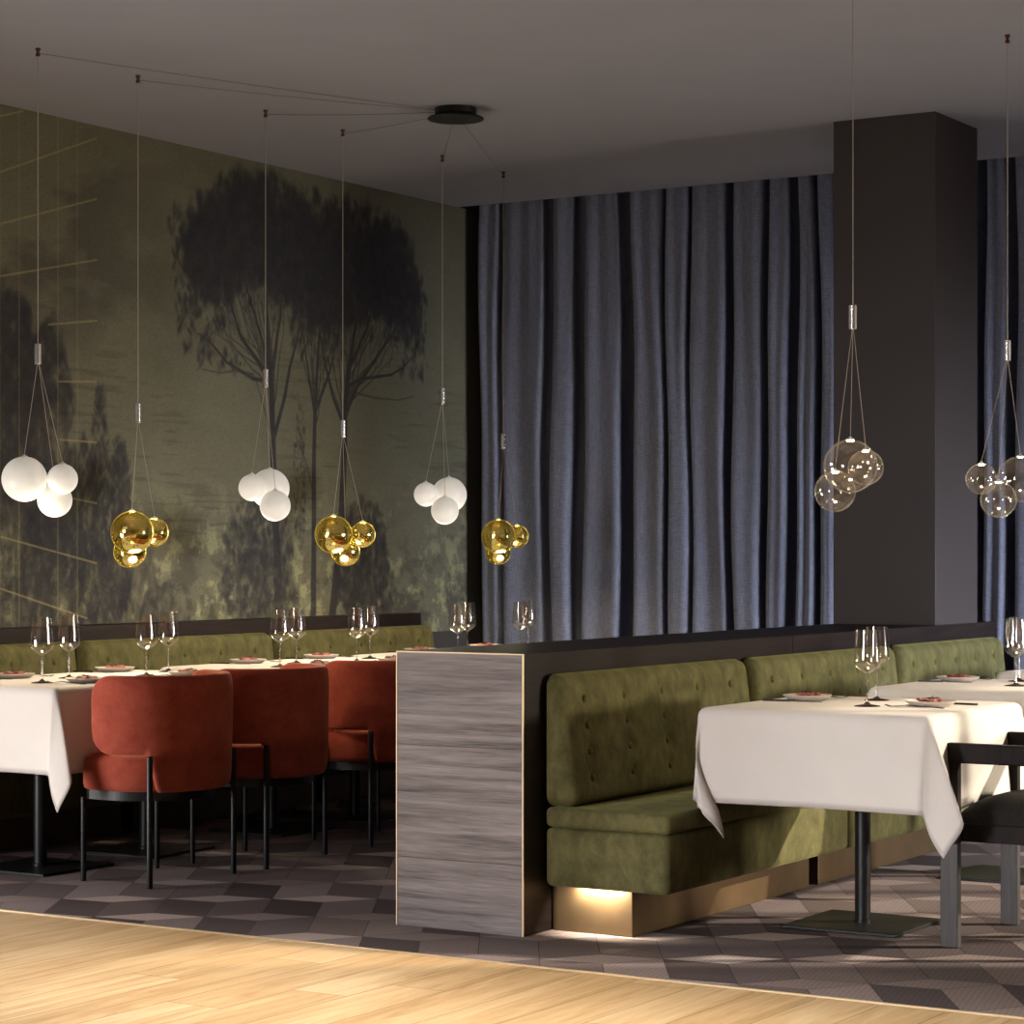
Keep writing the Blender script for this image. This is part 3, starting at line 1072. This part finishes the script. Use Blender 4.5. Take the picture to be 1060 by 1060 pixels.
def make_cloth(cx, cy, hx, hy, o, corners, label, group, zt=TOP, seed=1):
    """square cloth with overhang o; corners: {(sx,sy): (flare, swirl)}"""
    r = 0.022
    hx, hy = hx + 0.004, hy + 0.004
    q = 0.0125
    us = np.linspace(-hx - o, hx + o, int(2 * (hx + o) / q) | 1)
    vs_ = np.linspace(-hy - o, hy + o, int(2 * (hy + o) / q) | 1)
    rr = random.Random(seed)
    ph = [rr.uniform(0, 6.28) for _ in range(8)]
    V, hem = [], []
    for v in vs_:
        for u in us:
            ax, ay = abs(u) - hx, abs(v) - hy
            sx, sy = (1 if u >= 0 else -1), (1 if v >= 0 else -1)
            hem.append(1.0 if min(hx + o - abs(u), hy + o - abs(v)) < 0.024 else 0.0)

            def fold(d):                       # (outward, drop) with a rounded edge
                a = d / r
                if a < PI / 2:
                    return r * math.sin(a), r * (1 - math.cos(a))
                return r, r + d - r * PI / 2
            if ax <= -r and ay <= -r or (ax <= 0 and ay <= 0):
                V.append((u, v, zt))
                continue
            if ay <= 0:
                out, dr = fold(ax)
                k = max(0.0, (dr - r) / o)
                near = math.exp(-(hy - abs(v)) / 0.14)
                out += k * (0.010 * math.sin(v * 9 + ph[0]) + 0.008 + 0.014 * near)
                V.append((sx * (hx + out), v, zt - dr))
            elif ax <= 0:
                out, dr = fold(ay)
                k = max(0.0, (dr - r) / o)
                near = math.exp(-(hx - abs(u)) / 0.14)
                out += k * (0.010 * math.sin(u * 9 + ph[1]) + 0.008 + 0.014 * near)
                V.append((u, sy * (hy + out), zt - dr))
            else:
                fl, dr_, pc, tx, ty = corners.get((sx, sy), (0.2, 45, 45, 0.0, 0.0))
                rho = math.hypot(ax, ay)
                phi = math.atan2(ay, ax)          # 0: x side, pi/2: y side
                out, dr = fold(rho)
                k = max(0.0, (dr - r))
                env = math.sin(2 * phi) ** 0.6 if 0 < phi < PI / 2 else 0.0
                b1 = fl * math.exp(-((phi - math.radians(pc)) / 0.36) ** 2) * env
                b2 = math.exp(-((phi - PI / 4) / 0.50) ** 2) * env * min(1.0, k / o)
                ex = k * (b1 * math.cos(math.radians(dr_)) + tx * b2)
                ey = k * (b1 * math.sin(math.radians(dr_)) + ty * b2)
                flat = k / o * 0.022
                hor2 = ex * ex + ey * ey
                drop = r + math.sqrt(max(k * k - hor2 * 0.8, 0)) if k > 0 else dr
                cph, sph = math.cos(phi), math.sin(phi)
                V.append((sx * (hx + out * cph + ex + flat * cph ** 2),
                          sy * (hy + out * sph + ey + flat * sph ** 2), zt - drop))
    V = [(x, y, max(z, 0.4165) if (x < -0.345 and z < 0.4165) else z) for x, y, z in V]   # rests on the bench seat
    nu, nv = len(us), len(vs_)
    F = [(j * nu + i, j * nu + i + 1, (j + 1) * nu + i + 1, (j + 1) * nu + i) for j in range(nv - 1) for i in range(nu - 1)]
    ob = MB().add(V, F).build('tablecloth', M['cloth'], smooth=180)
    a = ob.data.attributes.new('hem', 'FLOAT', 'POINT')
    a.data.foreach_set('value', np.array(hem, np.float32))
    md = ob.modifiers.new('smooth', 'SMOOTH')
    md.factor = 0.5
    md.iterations = 4
    md = ob.modifiers.new('thick', 'SOLIDIFY')
    md.thickness = 0.002
    md.offset = 1.0
    ob.location = (cx, cy, 0)
    return tag(ob, label, 'tablecloth', group)


RTX, LTX = -3.225, -6.585
rt = [(7.48, 'near right'), (8.89, 'middle right'), (10.28, 'far right')]
for k, (cy, nm) in enumerate(rt):
    lab = ['square pedestal table under the large white cloth beside the dark wood armchair',
           'square pedestal table behind the near right table', 'square pedestal table farthest along the partition'][k]
    make_table(RTX, cy, 0.385, 0.395, [0.0], lab, 'tables along the partition')
    lab = ['white tablecloth on the near right table, corner hanging over the bench seat',
           'cream tablecloth on the second table along the partition', 'tablecloth on the farthest table along the partition, at picture edge'][k]
    make_cloth(RTX, cy, 0.385, 0.395, 0.324, {(1, -1): (0.36, 8, 22, 0.0, 0.02), (-1, -1): (0.26, 80, 62, -0.36, 0.0), (-1, 1): (0.2, 78, 62, -0.20, 0.05), (1, 1): (0.3, 45, 60, 0.0, 0.0)},
               lab, 'white tablecloths', seed=k)
lt = [7.43, 8.945, 10.40]
for k, cy in enumerate(lt):
    lab = ['long two-pedestal table at the left picture edge', 'long two-pedestal table behind the middle rust chairs',
           'long two-pedestal table at the far end of the mural wall'][k]
    make_table(LTX, cy, 0.364, 0.62, [-0.31, 0.33], lab, 'tables along the mural wall')
    lab = ['white tablecloth on the left near table, its corner hanging beside the first rust chair',
           'white tablecloth on the middle table along the mural wall', 'white tablecloth on the far table along the mural wall'][k]
    make_cloth(LTX, cy, 0.364, 0.62, 0.342, {(1, -1): (0.26, 10, 22, 0.0, 0.05), (-1, -1): (0.16, 60, 62, -0.24, 0.12), (1, 1): (0.12, 70, 60, -0.05, 0.0), (-1, 1): (0.16, 60, 62, -0.24, 0.12)},
               lab, 'white tablecloths', seed=10 + k)

# --------------------------------------------------------------------------
# rust velvet chairs
# --------------------------------------------------------------------------
def make_rust_chair(label):
    """local: front faces -x, back is +x"""
    t = empty('dining_chair', (0, 0, 0), label, 'chair', 'rust velvet dining chairs')
    # seat: D-shape, straight-ish front
    pl = []
    for k in range(49):
        a = -PI / 2 + PI * k / 48
        pl.append((0.262 * math.cos(a) * 0.98, 0.262 * math.sin(a)))
    pl += [(-0.05, 0.262), (-0.11, 0.256), (-0.142, 0.235), (-0.160, 0.20), (-0.167, 0.12), (-0.169, 0.0),
           (-0.167, -0.12), (-0.160, -0.20), (-0.142, -0.235), (-0.11, -0.256), (-0.05, -0.262)]
    rings = [(0.93, 0.352), (0.985, 0.358), (1.0, 0.375), (1.0, 0.43), (0.995, 0.452), (0.97, 0.472), (0.90, 0.484), (0.6, 0.490), (0.3, 0.492)]
    vs, fs = [], []
    m = len(pl)
    for s, z in rings:
        vs += [(x * s, y * s, z) for x, y in pl]
    for j in range(len(rings) - 1):
        for k in range(m):
            k2 = (k + 1) % m
            fs.append((j * m + k, j * m + k2, (j + 1) * m + k2, (j + 1) * m + k))
    fs.append(tuple(range(m)))
    fs.append(tuple((len(rings) - 1) * m + k for k in reversed(range(m))))
    MB().add(vs, fs).build('seat', M['rust'], t, smooth=70)
    fr_ = MB()
    vs, fs = [], []
    for s, z in ((0.95, 0.318), (0.95, 0.352)):
        vs += [(x * s, y * s, z) for x, y in pl]
    for k in range(m):
        k2 = (k + 1) % m
        fs.append((k, k2, m + k2, m + k))
    fs += [tuple(range(m)), tuple(m + k for k in reversed(range(m)))]
    fr_.add(vs, fs).build('seat_frame', M['black_metal'], t)
    # wrapping back: ring section swept round the seat
    na, ns = 96, 28
    amax = math.radians(104)
    Ro, Th = 0.305, 0.066
    vs, fs = [], []

    def sm(e0, e1, x):
        q_ = min(1, max(0, (x - e0) / (e1 - e0)))
        return q_ * q_ * (3 - 2 * q_)
    for i in range(na + 1):
        a = -amax + 2 * amax * i / na
        aa = abs(a)
        z1 = 0.790
        z0 = 0.352 + (0.492 - 0.352) * sm(math.radians(46), math.radians(54), aa)
        # rounded end of the wing
        arc = (amax - aa) * Ro
        rad = 0.115
        if arc < rad:
            k = math.sqrt(max(0, 1 - ((rad - arc) / rad) ** 2))
            mz = (z0 + z1) / 2
            hz = (z1 - z0) / 2
            hz = hz - rad * (1 - k) * 1.0
            z0, z1 = mz - hz, mz + hz
        th = Th * (1 - 0.35 * sm(math.radians(80), amax, aa)) * min(1.0, math.sqrt(max(arc, 0.0005) / 0.03))
        hz, mz = max((z1 - z0) / 2, 0.004), (z0 + z1) / 2
        er = min(0.033, hz)
        for k in range(ns):
            an = 2 * PI * k / ns
            cx_, sz_ = math.cos(an), math.sin(an)
            # superellipse rounded section
            px = (abs(cx_) ** 0.55) * (1 if cx_ >= 0 else -1) * th / 2
            pz = (abs(sz_) ** 0.30) * (1 if sz_ >= 0 else -1) * hz
            rad_ = Ro - Th / 2 + px
            lean = 0.018 * (mz + pz - 0.5)
            vs.append(((rad_ + lean) * math.cos(a), (rad_ + lean) * math.sin(a), mz + pz))
    for i in range(na):
        for k in range(ns):
            k2 = (k + 1) % ns
            fs.append((i * ns + k, i * ns + k2, (i + 1) * ns + k2, (i + 1) * ns + k))
    fs.append(tuple(range(ns)))
    fs.append(tuple(na * ns + k for k in reversed(range(ns))))
    MB().add(vs, fs).build('backrest', M['rust'], t, smooth=75)
    for sy in (-1, 1):
        MB().lathe([(0, 0), (0.011, 0), (0.0115, 0.004), (0.0115, 0.488), (0.010, 0.492), (0, 0.492)], (0.198, sy * 0.250, 0), 16).build('leg', M['black_metal'], t, smooth=50)
        MB().lathe([(0, 0), (0.010, 0), (0.0105, 0.004), (0.0105, 0.320), (0, 0.320)], (-0.158, sy * 0.215, 0), 16).build('leg', M['black_metal'], t, smooth=50)
    return t


chairs = [(-6.022, 7.135, 0.0, 'front rust velvet chair beside the hanging tablecloth corner'),
          (-6.026, 7.770, 0.15, 'second rust velvet chair, turned slightly, behind the front chair'),
          (-6.026, 8.625, -0.10, 'third rust velvet chair, half hidden by the grey wood end panel'),
          (-6.022, 9.250, 0.0, 'fourth rust velvet chair, mostly hidden behind the low partition')]
c0 = None
for (x, y, rz, lab) in chairs:
    if c0 is None:
        c0 = make_rust_chair(lab)
        o = c0
    else:
        o = copy_tree(c0)
        o['label'] = lab
    o.location = (x, y, 0)
    o.rotation_euler = (0, 0, rz)

# --------------------------------------------------------------------------
# dark wood armchair on the right
# --------------------------------------------------------------------------
ac = empty('wooden_armchair', (-2.533, 7.475, 0), 'dark wood armchair with black fabric seat at the near right table', 'armchair')


def side_plate(y0, y1, outline):
    """an outline in x,z extruded in y"""
    n = len(outline)
    vs = [(x, y0, z) for x, z in outline] + [(x, y1, z) for x, z in outline]
    fs = [tuple(range(n)), tuple(n + k for k in reversed(range(n)))]
    fs += [(k, (k + 1) % n, n + (k + 1) % n, n + k) for k in range(n)]
    return vs, fs


for sy in (-1, 1):
    ya, yb = (-0.292, -0.262) if sy < 0 else (0.252, 0.282)
    MB().box(-0.300, -0.240, ya, yb, 0.0, 0.33).build('leg', M['leg_wood'], ac, bevel=0.003)
    MB().box(0.200, 0.255, ya, yb, 0.0, 0.33).build('leg', M['leg_wood'], ac, bevel=0.003)
    pts = [(-0.300, 0.33), (-0.240, 0.33), (-0.240, 0.585), (-0.285, 0.585), (-0.285, 0.56), (-0.292, 0.50), (-0.299, 0.42)]
    MB().add(*side_plate(ya, yb, pts)).build('arm_post', M['chair_wood'], ac, bevel=0.002)
    pts = [(0.190, 0.33), (0.255, 0.33), (0.250, 0.585), (0.205, 0.585), (0.200, 0.50)]
    MB().add(*side_plate(ya, yb, pts)).build('arm_post', M['chair_wood'], ac, bevel=0.002)
    MB().box(-0.290, 0.27, ya - 0.004, yb + 0.004, 0.585, 0.648).build('armrest', M['chair_wood'], ac, bevel=0.005)
MB().box(-0.285, 0.245, -0.262, 0.252, 0.335, 0.392).build('seat_frame', M['chair_wood'], ac, bevel=0.003)
vs, fs = [], []
nx, ny = 26, 26
for j in range(ny + 1):
    for i in range(nx + 1):
        u, v = 2 * i / nx - 1, 2 * j / ny - 1
        ed = max(abs(u), abs(v))
        hgt = 0.088 * (1 - abs(u) ** 4) ** 0.5 * (1 - abs(v) ** 4) ** 0.5
        vs.append((-0.02 + 0.255 * u, -0.005 + 0.248 * v, 0.392 + hgt))
for j in range(ny):
    for i in range(nx):
        a = j * (nx + 1) + i
        fs.append((a, a + 1, a + nx + 2, a + nx + 1))
MB().add(vs, fs).build('seat_cushion', M['seat_fabric'], ac, smooth=180)
vs, fs = [], []
for k in range(25):
    t_ = -1 + 2 * k / 24
    x = 0.27 + 0.075 * (1 - t_ * t_)
    for (dx, z) in ((-0.014, 0.56), (0.014, 0.56), (0.014, 0.70), (-0.014, 0.70)):
        vs.append((x + dx, -0.005 + 0.287 * t_, z))
for k in range(24):
    for q in range(4):
        q2 = (q + 1) % 4
        fs.append((k * 4 + q, k * 4 + q2, k * 4 + 4 + q2, k * 4 + 4 + q))
fs += [(0, 1, 2, 3), (96 + 3, 96 + 2, 96 + 1, 96)]
MB().add(vs, fs).build('backrest', M['chair_wood'], ac, smooth=40)

# --------------------------------------------------------------------------
# table settings
# --------------------------------------------------------------------------
ZT = TOP + 0.0025


def make_glass(label, group):
    t = empty('wine_glass', (0, 0, 0), label, 'wine glass', group)
    MB().lathe([(0.0, 0.0), (0.043, 0.0), (0.0435, 0.0015), (0.030, 0.004), (0.012, 0.007), (0.005, 0.014), (0.0, 0.0145)], seg=36).build('foot', M['glass_foot'], t, smooth=60)
    MB().lathe([(0.0048, 0.012), (0.0036, 0.03), (0.0034, 0.08), (0.0044, 0.104), (0.0, 0.108)], seg=16).build('stem', M['glass'], t, smooth=60)
    MB().lathe([(0.0, 0.107), (0.006, 0.1085), (0.016, 0.114), (0.030, 0.124), (0.040, 0.133), (0.0440, 0.141), (0.0450, 0.150),
                (0.0440, 0.170), (0.0418, 0.200), (0.0388, 0.230), (0.0365, 0.254)], seg=44).build('bowl', M['glass'], t, smooth=180)
    return t


def make_plate(label, group):
    o = MB().lathe([(0, 0.0), (0.060, 0.0), (0.066, 0.003), (0.082, 0.014), (0.085, 0.0175), (0.083, 0.019), (0.078, 0.016), (0.064, 0.009), (0, 0.0085)], seg=44).build('side_plate', M['plate'], smooth=50)
    return tag(o, label, 'plate', group)


def make_food(label, group):
    rr = random.Random(3)
    mb = MB()
    for k in range(6):                       # folded thin slices
        a = 2 * PI * k / 6 + 0.3
        cx_, cy_ = 0.021 * math.cos(a), 0.021 * math.sin(a)
        vs, fs = [], []
        for i in range(7):
            for j in range(5):
                u, v = i / 6 - 0.5, j / 4 - 0.5
                z = 0.004 + 0.009 * (1 - 2.6 * v * v) + 0.005 * math.sin(u * 12 + k) + rr.uniform(0, 0.0015)
                px, py = u * 0.056, v * 0.030
                vs.append((cx_ + px * math.cos(a + 1.2) - py * math.sin(a + 1.2), cy_ + px * math.sin(a + 1.2) + py * math.cos(a + 1.2), max(z, 0.0012)))
        for i in range(6):
            for j in range(4):
                q_ = i * 5 + j
                fs.append((q_, q_ + 1, q_ + 6, q_ + 5))
        mb.add(vs, fs)
    mb.lathe([(0, 0.0), (0.036, 0.0), (0.034, 0.008), (0.02, 0.013), (0, 0.014)], seg=18)
    o = mb.build('appetizer', M['food'], smooth=60)
    tag(o, label, 'food', group)
    MB().tube([(-0.022, 0.004, 0.014), (-0.006, 0, 0.018), (0.012, -0.006, 0.017), (0.026, -0.004, 0.021)], [0.0015, 0.0028, 0.003, 0.001], 8).tube(
        [(0.0, 0, 0.017), (0.010, 0.012, 0.024)], [0.0026, 0.001], 6).build('garnish', M['sprig'], o, smooth=60)['label'] = 'dark sprig'
    return o


def strip(pts, th=0.0016, z=0.0):
    """flat implement from (x, half-width, z) stations along x"""
    vs, fs = [], []
    for (x, hw, zz) in pts:
        vs += [(x, -hw, z + zz), (x, hw, z + zz), (x, hw * 0.85, z + zz + th), (x, -hw * 0.85, z + zz + th)]
    n_ = len(pts)
    for i in range(n_ - 1):
        for k in range(4):
            k2 = (k + 1) % 4
            fs.append((i * 4 + k, i * 4 + k2, i * 4 + 4 + k2, i * 4 + 4 + k))
    fs += [(0, 1, 2, 3), tuple((n_ - 1) * 4 + k for k in (3, 2, 1, 0))]
    return vs, fs


def make_fork(label, group):
    """handle towards +x"""
    t = empty('fork', (0, 0, 0), label, 'fork', group)
    MB().add(*strip([(0.10, 0.0055, 0.002), (0.095, 0.006, 0.002), (0.02, 0.0035, 0.006), (-0.03, 0.0025, 0.009)], 0.0026)).build('handle', M['steel'], t)
    mb = MB().add(*strip([(-0.028, 0.003, 0.009), (-0.045, 0.011, 0.006), (-0.060, 0.0115, 0.004)], 0.0016))
    for k in range(4):
        y = -0.0095 + 0.00633 * k
        vs, fs = strip([(-0.060, 0.0018, 0.004), (-0.085, 0.0015, 0.003), (-0.103, 0.0007, 0.008)], 0.0015)
        mb.add([(x, yy + y, z) for x, yy, z in vs], fs)
    mb.build('tines', M['steel'], t)
    return t


def make_knife(label, group):
    t = empty('table_knife', (0, 0, 0), label, 'knife', group)
    MB().add(*strip([(0.11, 0.0065, 0.0005), (0.10, 0.007, 0.0005), (0.01, 0.0045, 0.001)], 0.006)).build('handle', M['steel'], t)
    MB().add(*strip([(0.011, 0.004, 0.002), (-0.01, 0.0085, 0.0025), (-0.08, 0.009, 0.0025), (-0.11, 0.002, 0.0025)], 0.0013)).build('blade', M['steel'], t)
    return t


proto = {}


def place(kind, maker, x, y, z, rz, label, group):
    if kind not in proto:
        o = maker(label, group)
        proto[kind] = o
    else:
        o = copy_tree(proto[kind])
    tag(o, label, None, group)
    o.location = (x, y, z)
    o.rotation_euler = (0, 0, rz)
    return o


def setting(xc, yc, pend, seed, chair=True, bench=True):
    rr = random.Random(seed)
    j = lambda s=0.006: rr.uniform(-s, s)
    where = 'under ' + pend
    sides = []
    if bench:
        sides.append(('bench-side', -0.255, 0.12, 1.0, PI))
    if chair:
        sides.append(('chair-side', 0.235, 0.02, -1.0, 0.0))
    for side, dx, dy, sgn, rz in sides:
        px, py = xc + dx + j(), yc + dy + j(0.01)
        place('plate', make_plate, px, py, ZT, 0, f'{side} small pale plate {where}', 'small plates with appetizers')
        place('food', make_food, px, py, ZT + 0.009, rr.uniform(0, 6), f'reddish appetizer on the {side} plate {where}', 'appetizers on the plates')
        fx = px + (-0.005 if sgn > 0 else 0.0)
        place('fork', make_fork, fx + j(), py + sgn * 0.125, ZT, rz + j(0.04), f'dark {side} fork {where}', 'forks')
        place('knife', make_knife, fx + j(), py - sgn * 0.125, ZT, rz + j(0.04), f'dark {side} knife {where}', 'knives')
    place('glass', make_glass, xc + 0.10 if xc < -5 else xc + 0.055, yc - 0.09, ZT, 0, f'clear wine glass, nearer of two {where}', 'stemmed wine glasses')
    place('glass', make_glass, xc - 0.045, yc + 0.225, ZT, 0, f'clear wine glass, farther of two {where}', 'stemmed wine glasses')


pend_left = [(7.112, 'white', 'the leftmost white pendant'), (7.735, 'gold', 'the leftmost gold pendant'),
             (8.645, 'white', 'the middle white pendant'), (9.235, 'gold', 'the middle gold pendant'),
             (10.10, 'white', 'the rightmost white pendant'), (10.70, 'gold', 'the rightmost gold pendant')]
for k, (yc, c, nm) in enumerate(pend_left):
    setting(LTX, yc, nm, k)
setting(RTX, 7.48, 'the left clear pendant', 50)
setting(RTX, 8.905, 'the right clear pendant', 51, chair=False)

# --------------------------------------------------------------------------
# pendant lamps
# --------------------------------------------------------------------------
VA = math.radians(31.64)
BALLS = [(-0.052, -0.010, 0.0900), (0.099, -0.010, 0.0610), (0.051, 0.082, 0.0700)]


def make_pendant(x, y, kind, theta, label, group, zc, sl):
    t = empty('pendant_lamp', (x, y, H), label, 'pendant lamp', group)
    g = {'white': 'opal_globe', 'gold': 'gold_globe', 'clear': 'clear_globe'}[kind]
    MB().lathe([(0, 0), (0.010, 0), (0.010, -0.010), (0.006, -0.012), (0.006, -0.019), (0.009, -0.021), (0.009, -0.032), (0, -0.034)], seg=16).build('ceiling_hook', M['bronze'], t, smooth=40)
    s0, s1 = sl[0] - H, sl[1] - H
    MB().tube([(0, 0, -0.032), (0, 0, s0)], 0.0019, 8).build('cord', M['wire'], t, smooth=60)
    MB().lathe([(0, s0), (0.0115, s0), (0.0135, s0 - 0.002), (0.0135, s1 + 0.002), (0.0115, s1), (0, s1)], seg=20).build('sleeve', M['chrome'], t, smooth=40)
    a = theta + VA
    ca, sa = math.cos(a), math.sin(a)
    for (bx, by, R), z in zip(BALLS, (zc, zc, zc - 0.081)):
        px, py, pz = bx * ca - by * sa, bx * sa + by * ca, z - H
        gl = MB().sphere((0, 0, 0), R - 0.0005).build('globe', M[g], t, smooth=180, loc=(px, py, pz))
        MB().lathe([(0, R + 0.008), (0.004, R + 0.008), (0.005, R + 0.004), (0.013, R + 0.001), (0.014, R - 0.003), (0.0, R - 0.003)], seg=18).build('cap', M['cap'], gl, smooth=50)
        if kind != 'white':
            MB().lathe([(0, R - 0.004), (0.010, R - 0.004), (0.010, R - 0.007), (0, R - 0.007)], seg=16).build('led', M['led'], gl)
        MB().tube([(px * 0.04, py * 0.04, s1 + 0.003), (px, py, pz + R + 0.006)], 0.0011, 6).build('wire', M['wire'], t)
    # the lamp's own light, from just under the globes
    ld = bpy.data.lights.new('pendant_light', 'SPOT')
    ld.spot_size = math.radians(180)
    ld.spot_blend = 0.45
    ld.energy = PEND[kind]
    ld.color = (1.0, 0.80, 0.54)
    ld.shadow_soft_size = 0.05
    lo = bpy.data.objects.new('pendant_light', ld)
    COL.objects.link(lo)
    lo.parent = t
    lo.location = (0, 0, zc - 0.081 - 0.085 - H)
    if kind != 'clear':                          # soft glow all round
        gd = bpy.data.lights.new('pendant_glow', 'POINT')
        gd.energy = 3.5
        gd.color = (1.0, 0.86, 0.66)
        gd.shadow_soft_size = 0.06
        go = bpy.data.objects.new('pendant_glow', gd)
        COL.objects.link(go)
        go.parent = t
        go.location = (0, 0, zc - 0.081 - 0.09 - H)
    return t


PEND = {'white': 14.0, 'gold': 12.0, 'clear': 10.0}
TH = [0, 61, -116, 28, -139, 49]
ND = {'white': 'frosted white glass', 'gold': 'mirrored gold glass'}
PL = ['leftmost', 'leftmost', 'middle', 'middle', 'rightmost', 'rightmost']
PX = [-6.590, -6.607, -6.635, -6.630, -6.635, -6.646]
hooks = []
for k, (yc, kind, nm) in enumerate(pend_left):
    zc, sl = (1.541, (2.078, 1.996)) if kind == 'white' else (1.335, (1.876, 1.793))
    make_pendant(PX[k], yc, kind, math.radians(TH[k]), f'{PL[k]} pendant cluster of three {ND[kind]} globes', 'pendants over the left tables', zc, sl)
    hooks.append((PX[k], yc))
make_pendant(-3.249, 7.454, 'clear', math.radians(62), 'left pendant cluster of three clear glass globes, in front of the column', 'clear glass pendants', 1.538, (2.080, 1.999))
make_pendant(-3.231, 8.892, 'clear', math.radians(180), 'right pendant cluster of three clear glass globes, at picture edge', 'clear glass pendants', 1.534, (2.070, 1.990))

# ceiling canopy feeding the six left pendants
cn = empty('ceiling_canopy', (-5.88, 9.06, H), 'round black ceiling canopy with cables running to six pendants', 'ceiling canopy')
MB().lathe([(0, 0), (0.094, 0), (0.094, -0.028), (0, -0.028)], seg=44).build('upper_disc', M['canopy'], cn, smooth=40)
MB().lathe([(0, -0.028), (0.085, -0.028), (0.126, -0.044), (0.128, -0.048), (0.124, -0.052), (0, -0.054)], seg=56).build('lower_disc', M['canopy'], cn, smooth=40)
for (hx_, hy_) in hooks:
    d = Vector((hx_ + 5.88, hy_ - 9.06, 0))
    u = d.normalized()
    p0 = u * 0.092 + Vector((0, 0, -0.018))
    p3 = d + Vector((0, 0, -0.020))
    pts = [p0.lerp(p3, t_) + Vector((0, 0, -0.006 * 4 * t_ * (1 - t_))) for t_ in (0, 0.25, 0.5, 0.75, 1)]
    MB().tube(pts, 0.0014, 6).build('cable', M['dark_cable'], cn)

# --------------------------------------------------------------------------
# light
# --------------------------------------------------------------------------
w = bpy.data.worlds.new('world')
sc.world = w
w.use_nodes = True
w.node_tree.nodes['Background'].inputs['Color'].default_value = (0.62, 0.72, 0.95, 1)
w.node_tree.nodes['Background'].inputs['Strength'].default_value = 0.3


def area(name, loc, direction, sx, sy, power, color, spread=180):
    ld = bpy.data.lights.new(name, 'AREA')
    ld.shape = 'RECTANGLE'
    ld.size, ld.size_y = sx, sy
    ld.energy = power
    ld.color = color
    ld.spread = math.radians(spread)
    o = bpy.data.objects.new(name, ld)
    COL.objects.link(o)
    o.location = loc
    o.rotation_euler = Vector(direction).to_track_quat('-Z', 'Y').to_euler()
    return o


for k, (p, q, r, s) in enumerate(back_holes):
    if k == 1:
        area('window_daylight', ((p + q) / 2, -1.98, (r + s) / 2), (0.19, 1, -0.15), q - p, s - r, 20, (1.0, 0.96, 0.95), 30)
area('left_window_daylight', (-7.50, 5.15, 0.54), (1, 0.70, 0.0), 1.2, 0.9, 60, (1.0, 0.96, 0.94), 150)
area('side_window_bench_fill', (1.15, 9.7, 0.98), (-1, -0.36, -0.02), 0.9, 0.36, 42, (1.0, 0.87, 0.66), 84)  # added warm lamp at the opening, brightens the upper backrests
area('side_window_daylight', (1.15, 10.5, 1.0), (-1, 0.12, -0.30), 2.3, 1.5, 125, (0.84, 0.89, 1.0), 66)
# added fill lamp without a fixture, brightens the floor at the front
area('front_floor_fill', (-2.6, 5.25, H - 0.03), (0, 0, -1), 5.2, 1.2, 38, (1.0, 0.95, 0.91), 36)
# strip light under the front edge of the first bench
area('plinth_strip_light', (-3.875, 6.798, 0.149), (0, 0.8, -1), 0.17, 0.02, 3.6, (1.0, 0.90, 0.70), 150)

sd = bpy.data.lights.new('sun', 'SUN')
sd.energy = 6.0
sd.angle = math.radians(1.2)
sd.color = (1.0, 0.86, 0.68)
so = bpy.data.objects.new('sun', sd)
COL.objects.link(so)
so.location = (3, 11, 4)
el = math.radians(22)
so.rotation_euler = Vector((-0.852 * math.cos(el), -0.524 * math.cos(el), -math.sin(el))).to_track_quat('-Z', 'Y').to_euler()

# --------------------------------------------------------------------------
# camera
# --------------------------------------------------------------------------
cd = bpy.data.cameras.new('camera')
cam = bpy.data.objects.new('camera', cd)
COL.objects.link(cam)
cam.location = (0, 0, 1.25)
cam.rotation_euler = (PI / 2, 0, VA)
cd.sensor_width = 36.0
cd.lens = 2483.0 / 1060.0 * 36.0
cd.shift_y = -(572.0 - 530.0) / 1060.0 * -1.0
cd.clip_start = 0.05
cd.clip_end = 60
sc.camera = cam

sc.view_settings.view_transform = 'Standard'
sc.view_settings.look = 'None'
sc.view_settings.exposure = 0.0
sc.view_settings.gamma = 1.0
sc.view_settings.use_curve_mapping = False
sc.cycles.use_denoising = True
sc.cycles.max_bounces = 10
sc.cycles.transparent_max_bounces = 24
sc.cycles.glossy_bounces = 6
sc.cycles.diffuse_bounces = 5
sc.cycles.caustics_reflective = False
sc.cycles.caustics_refractive = False
sc.cycles.sample_clamp_indirect = 4.0
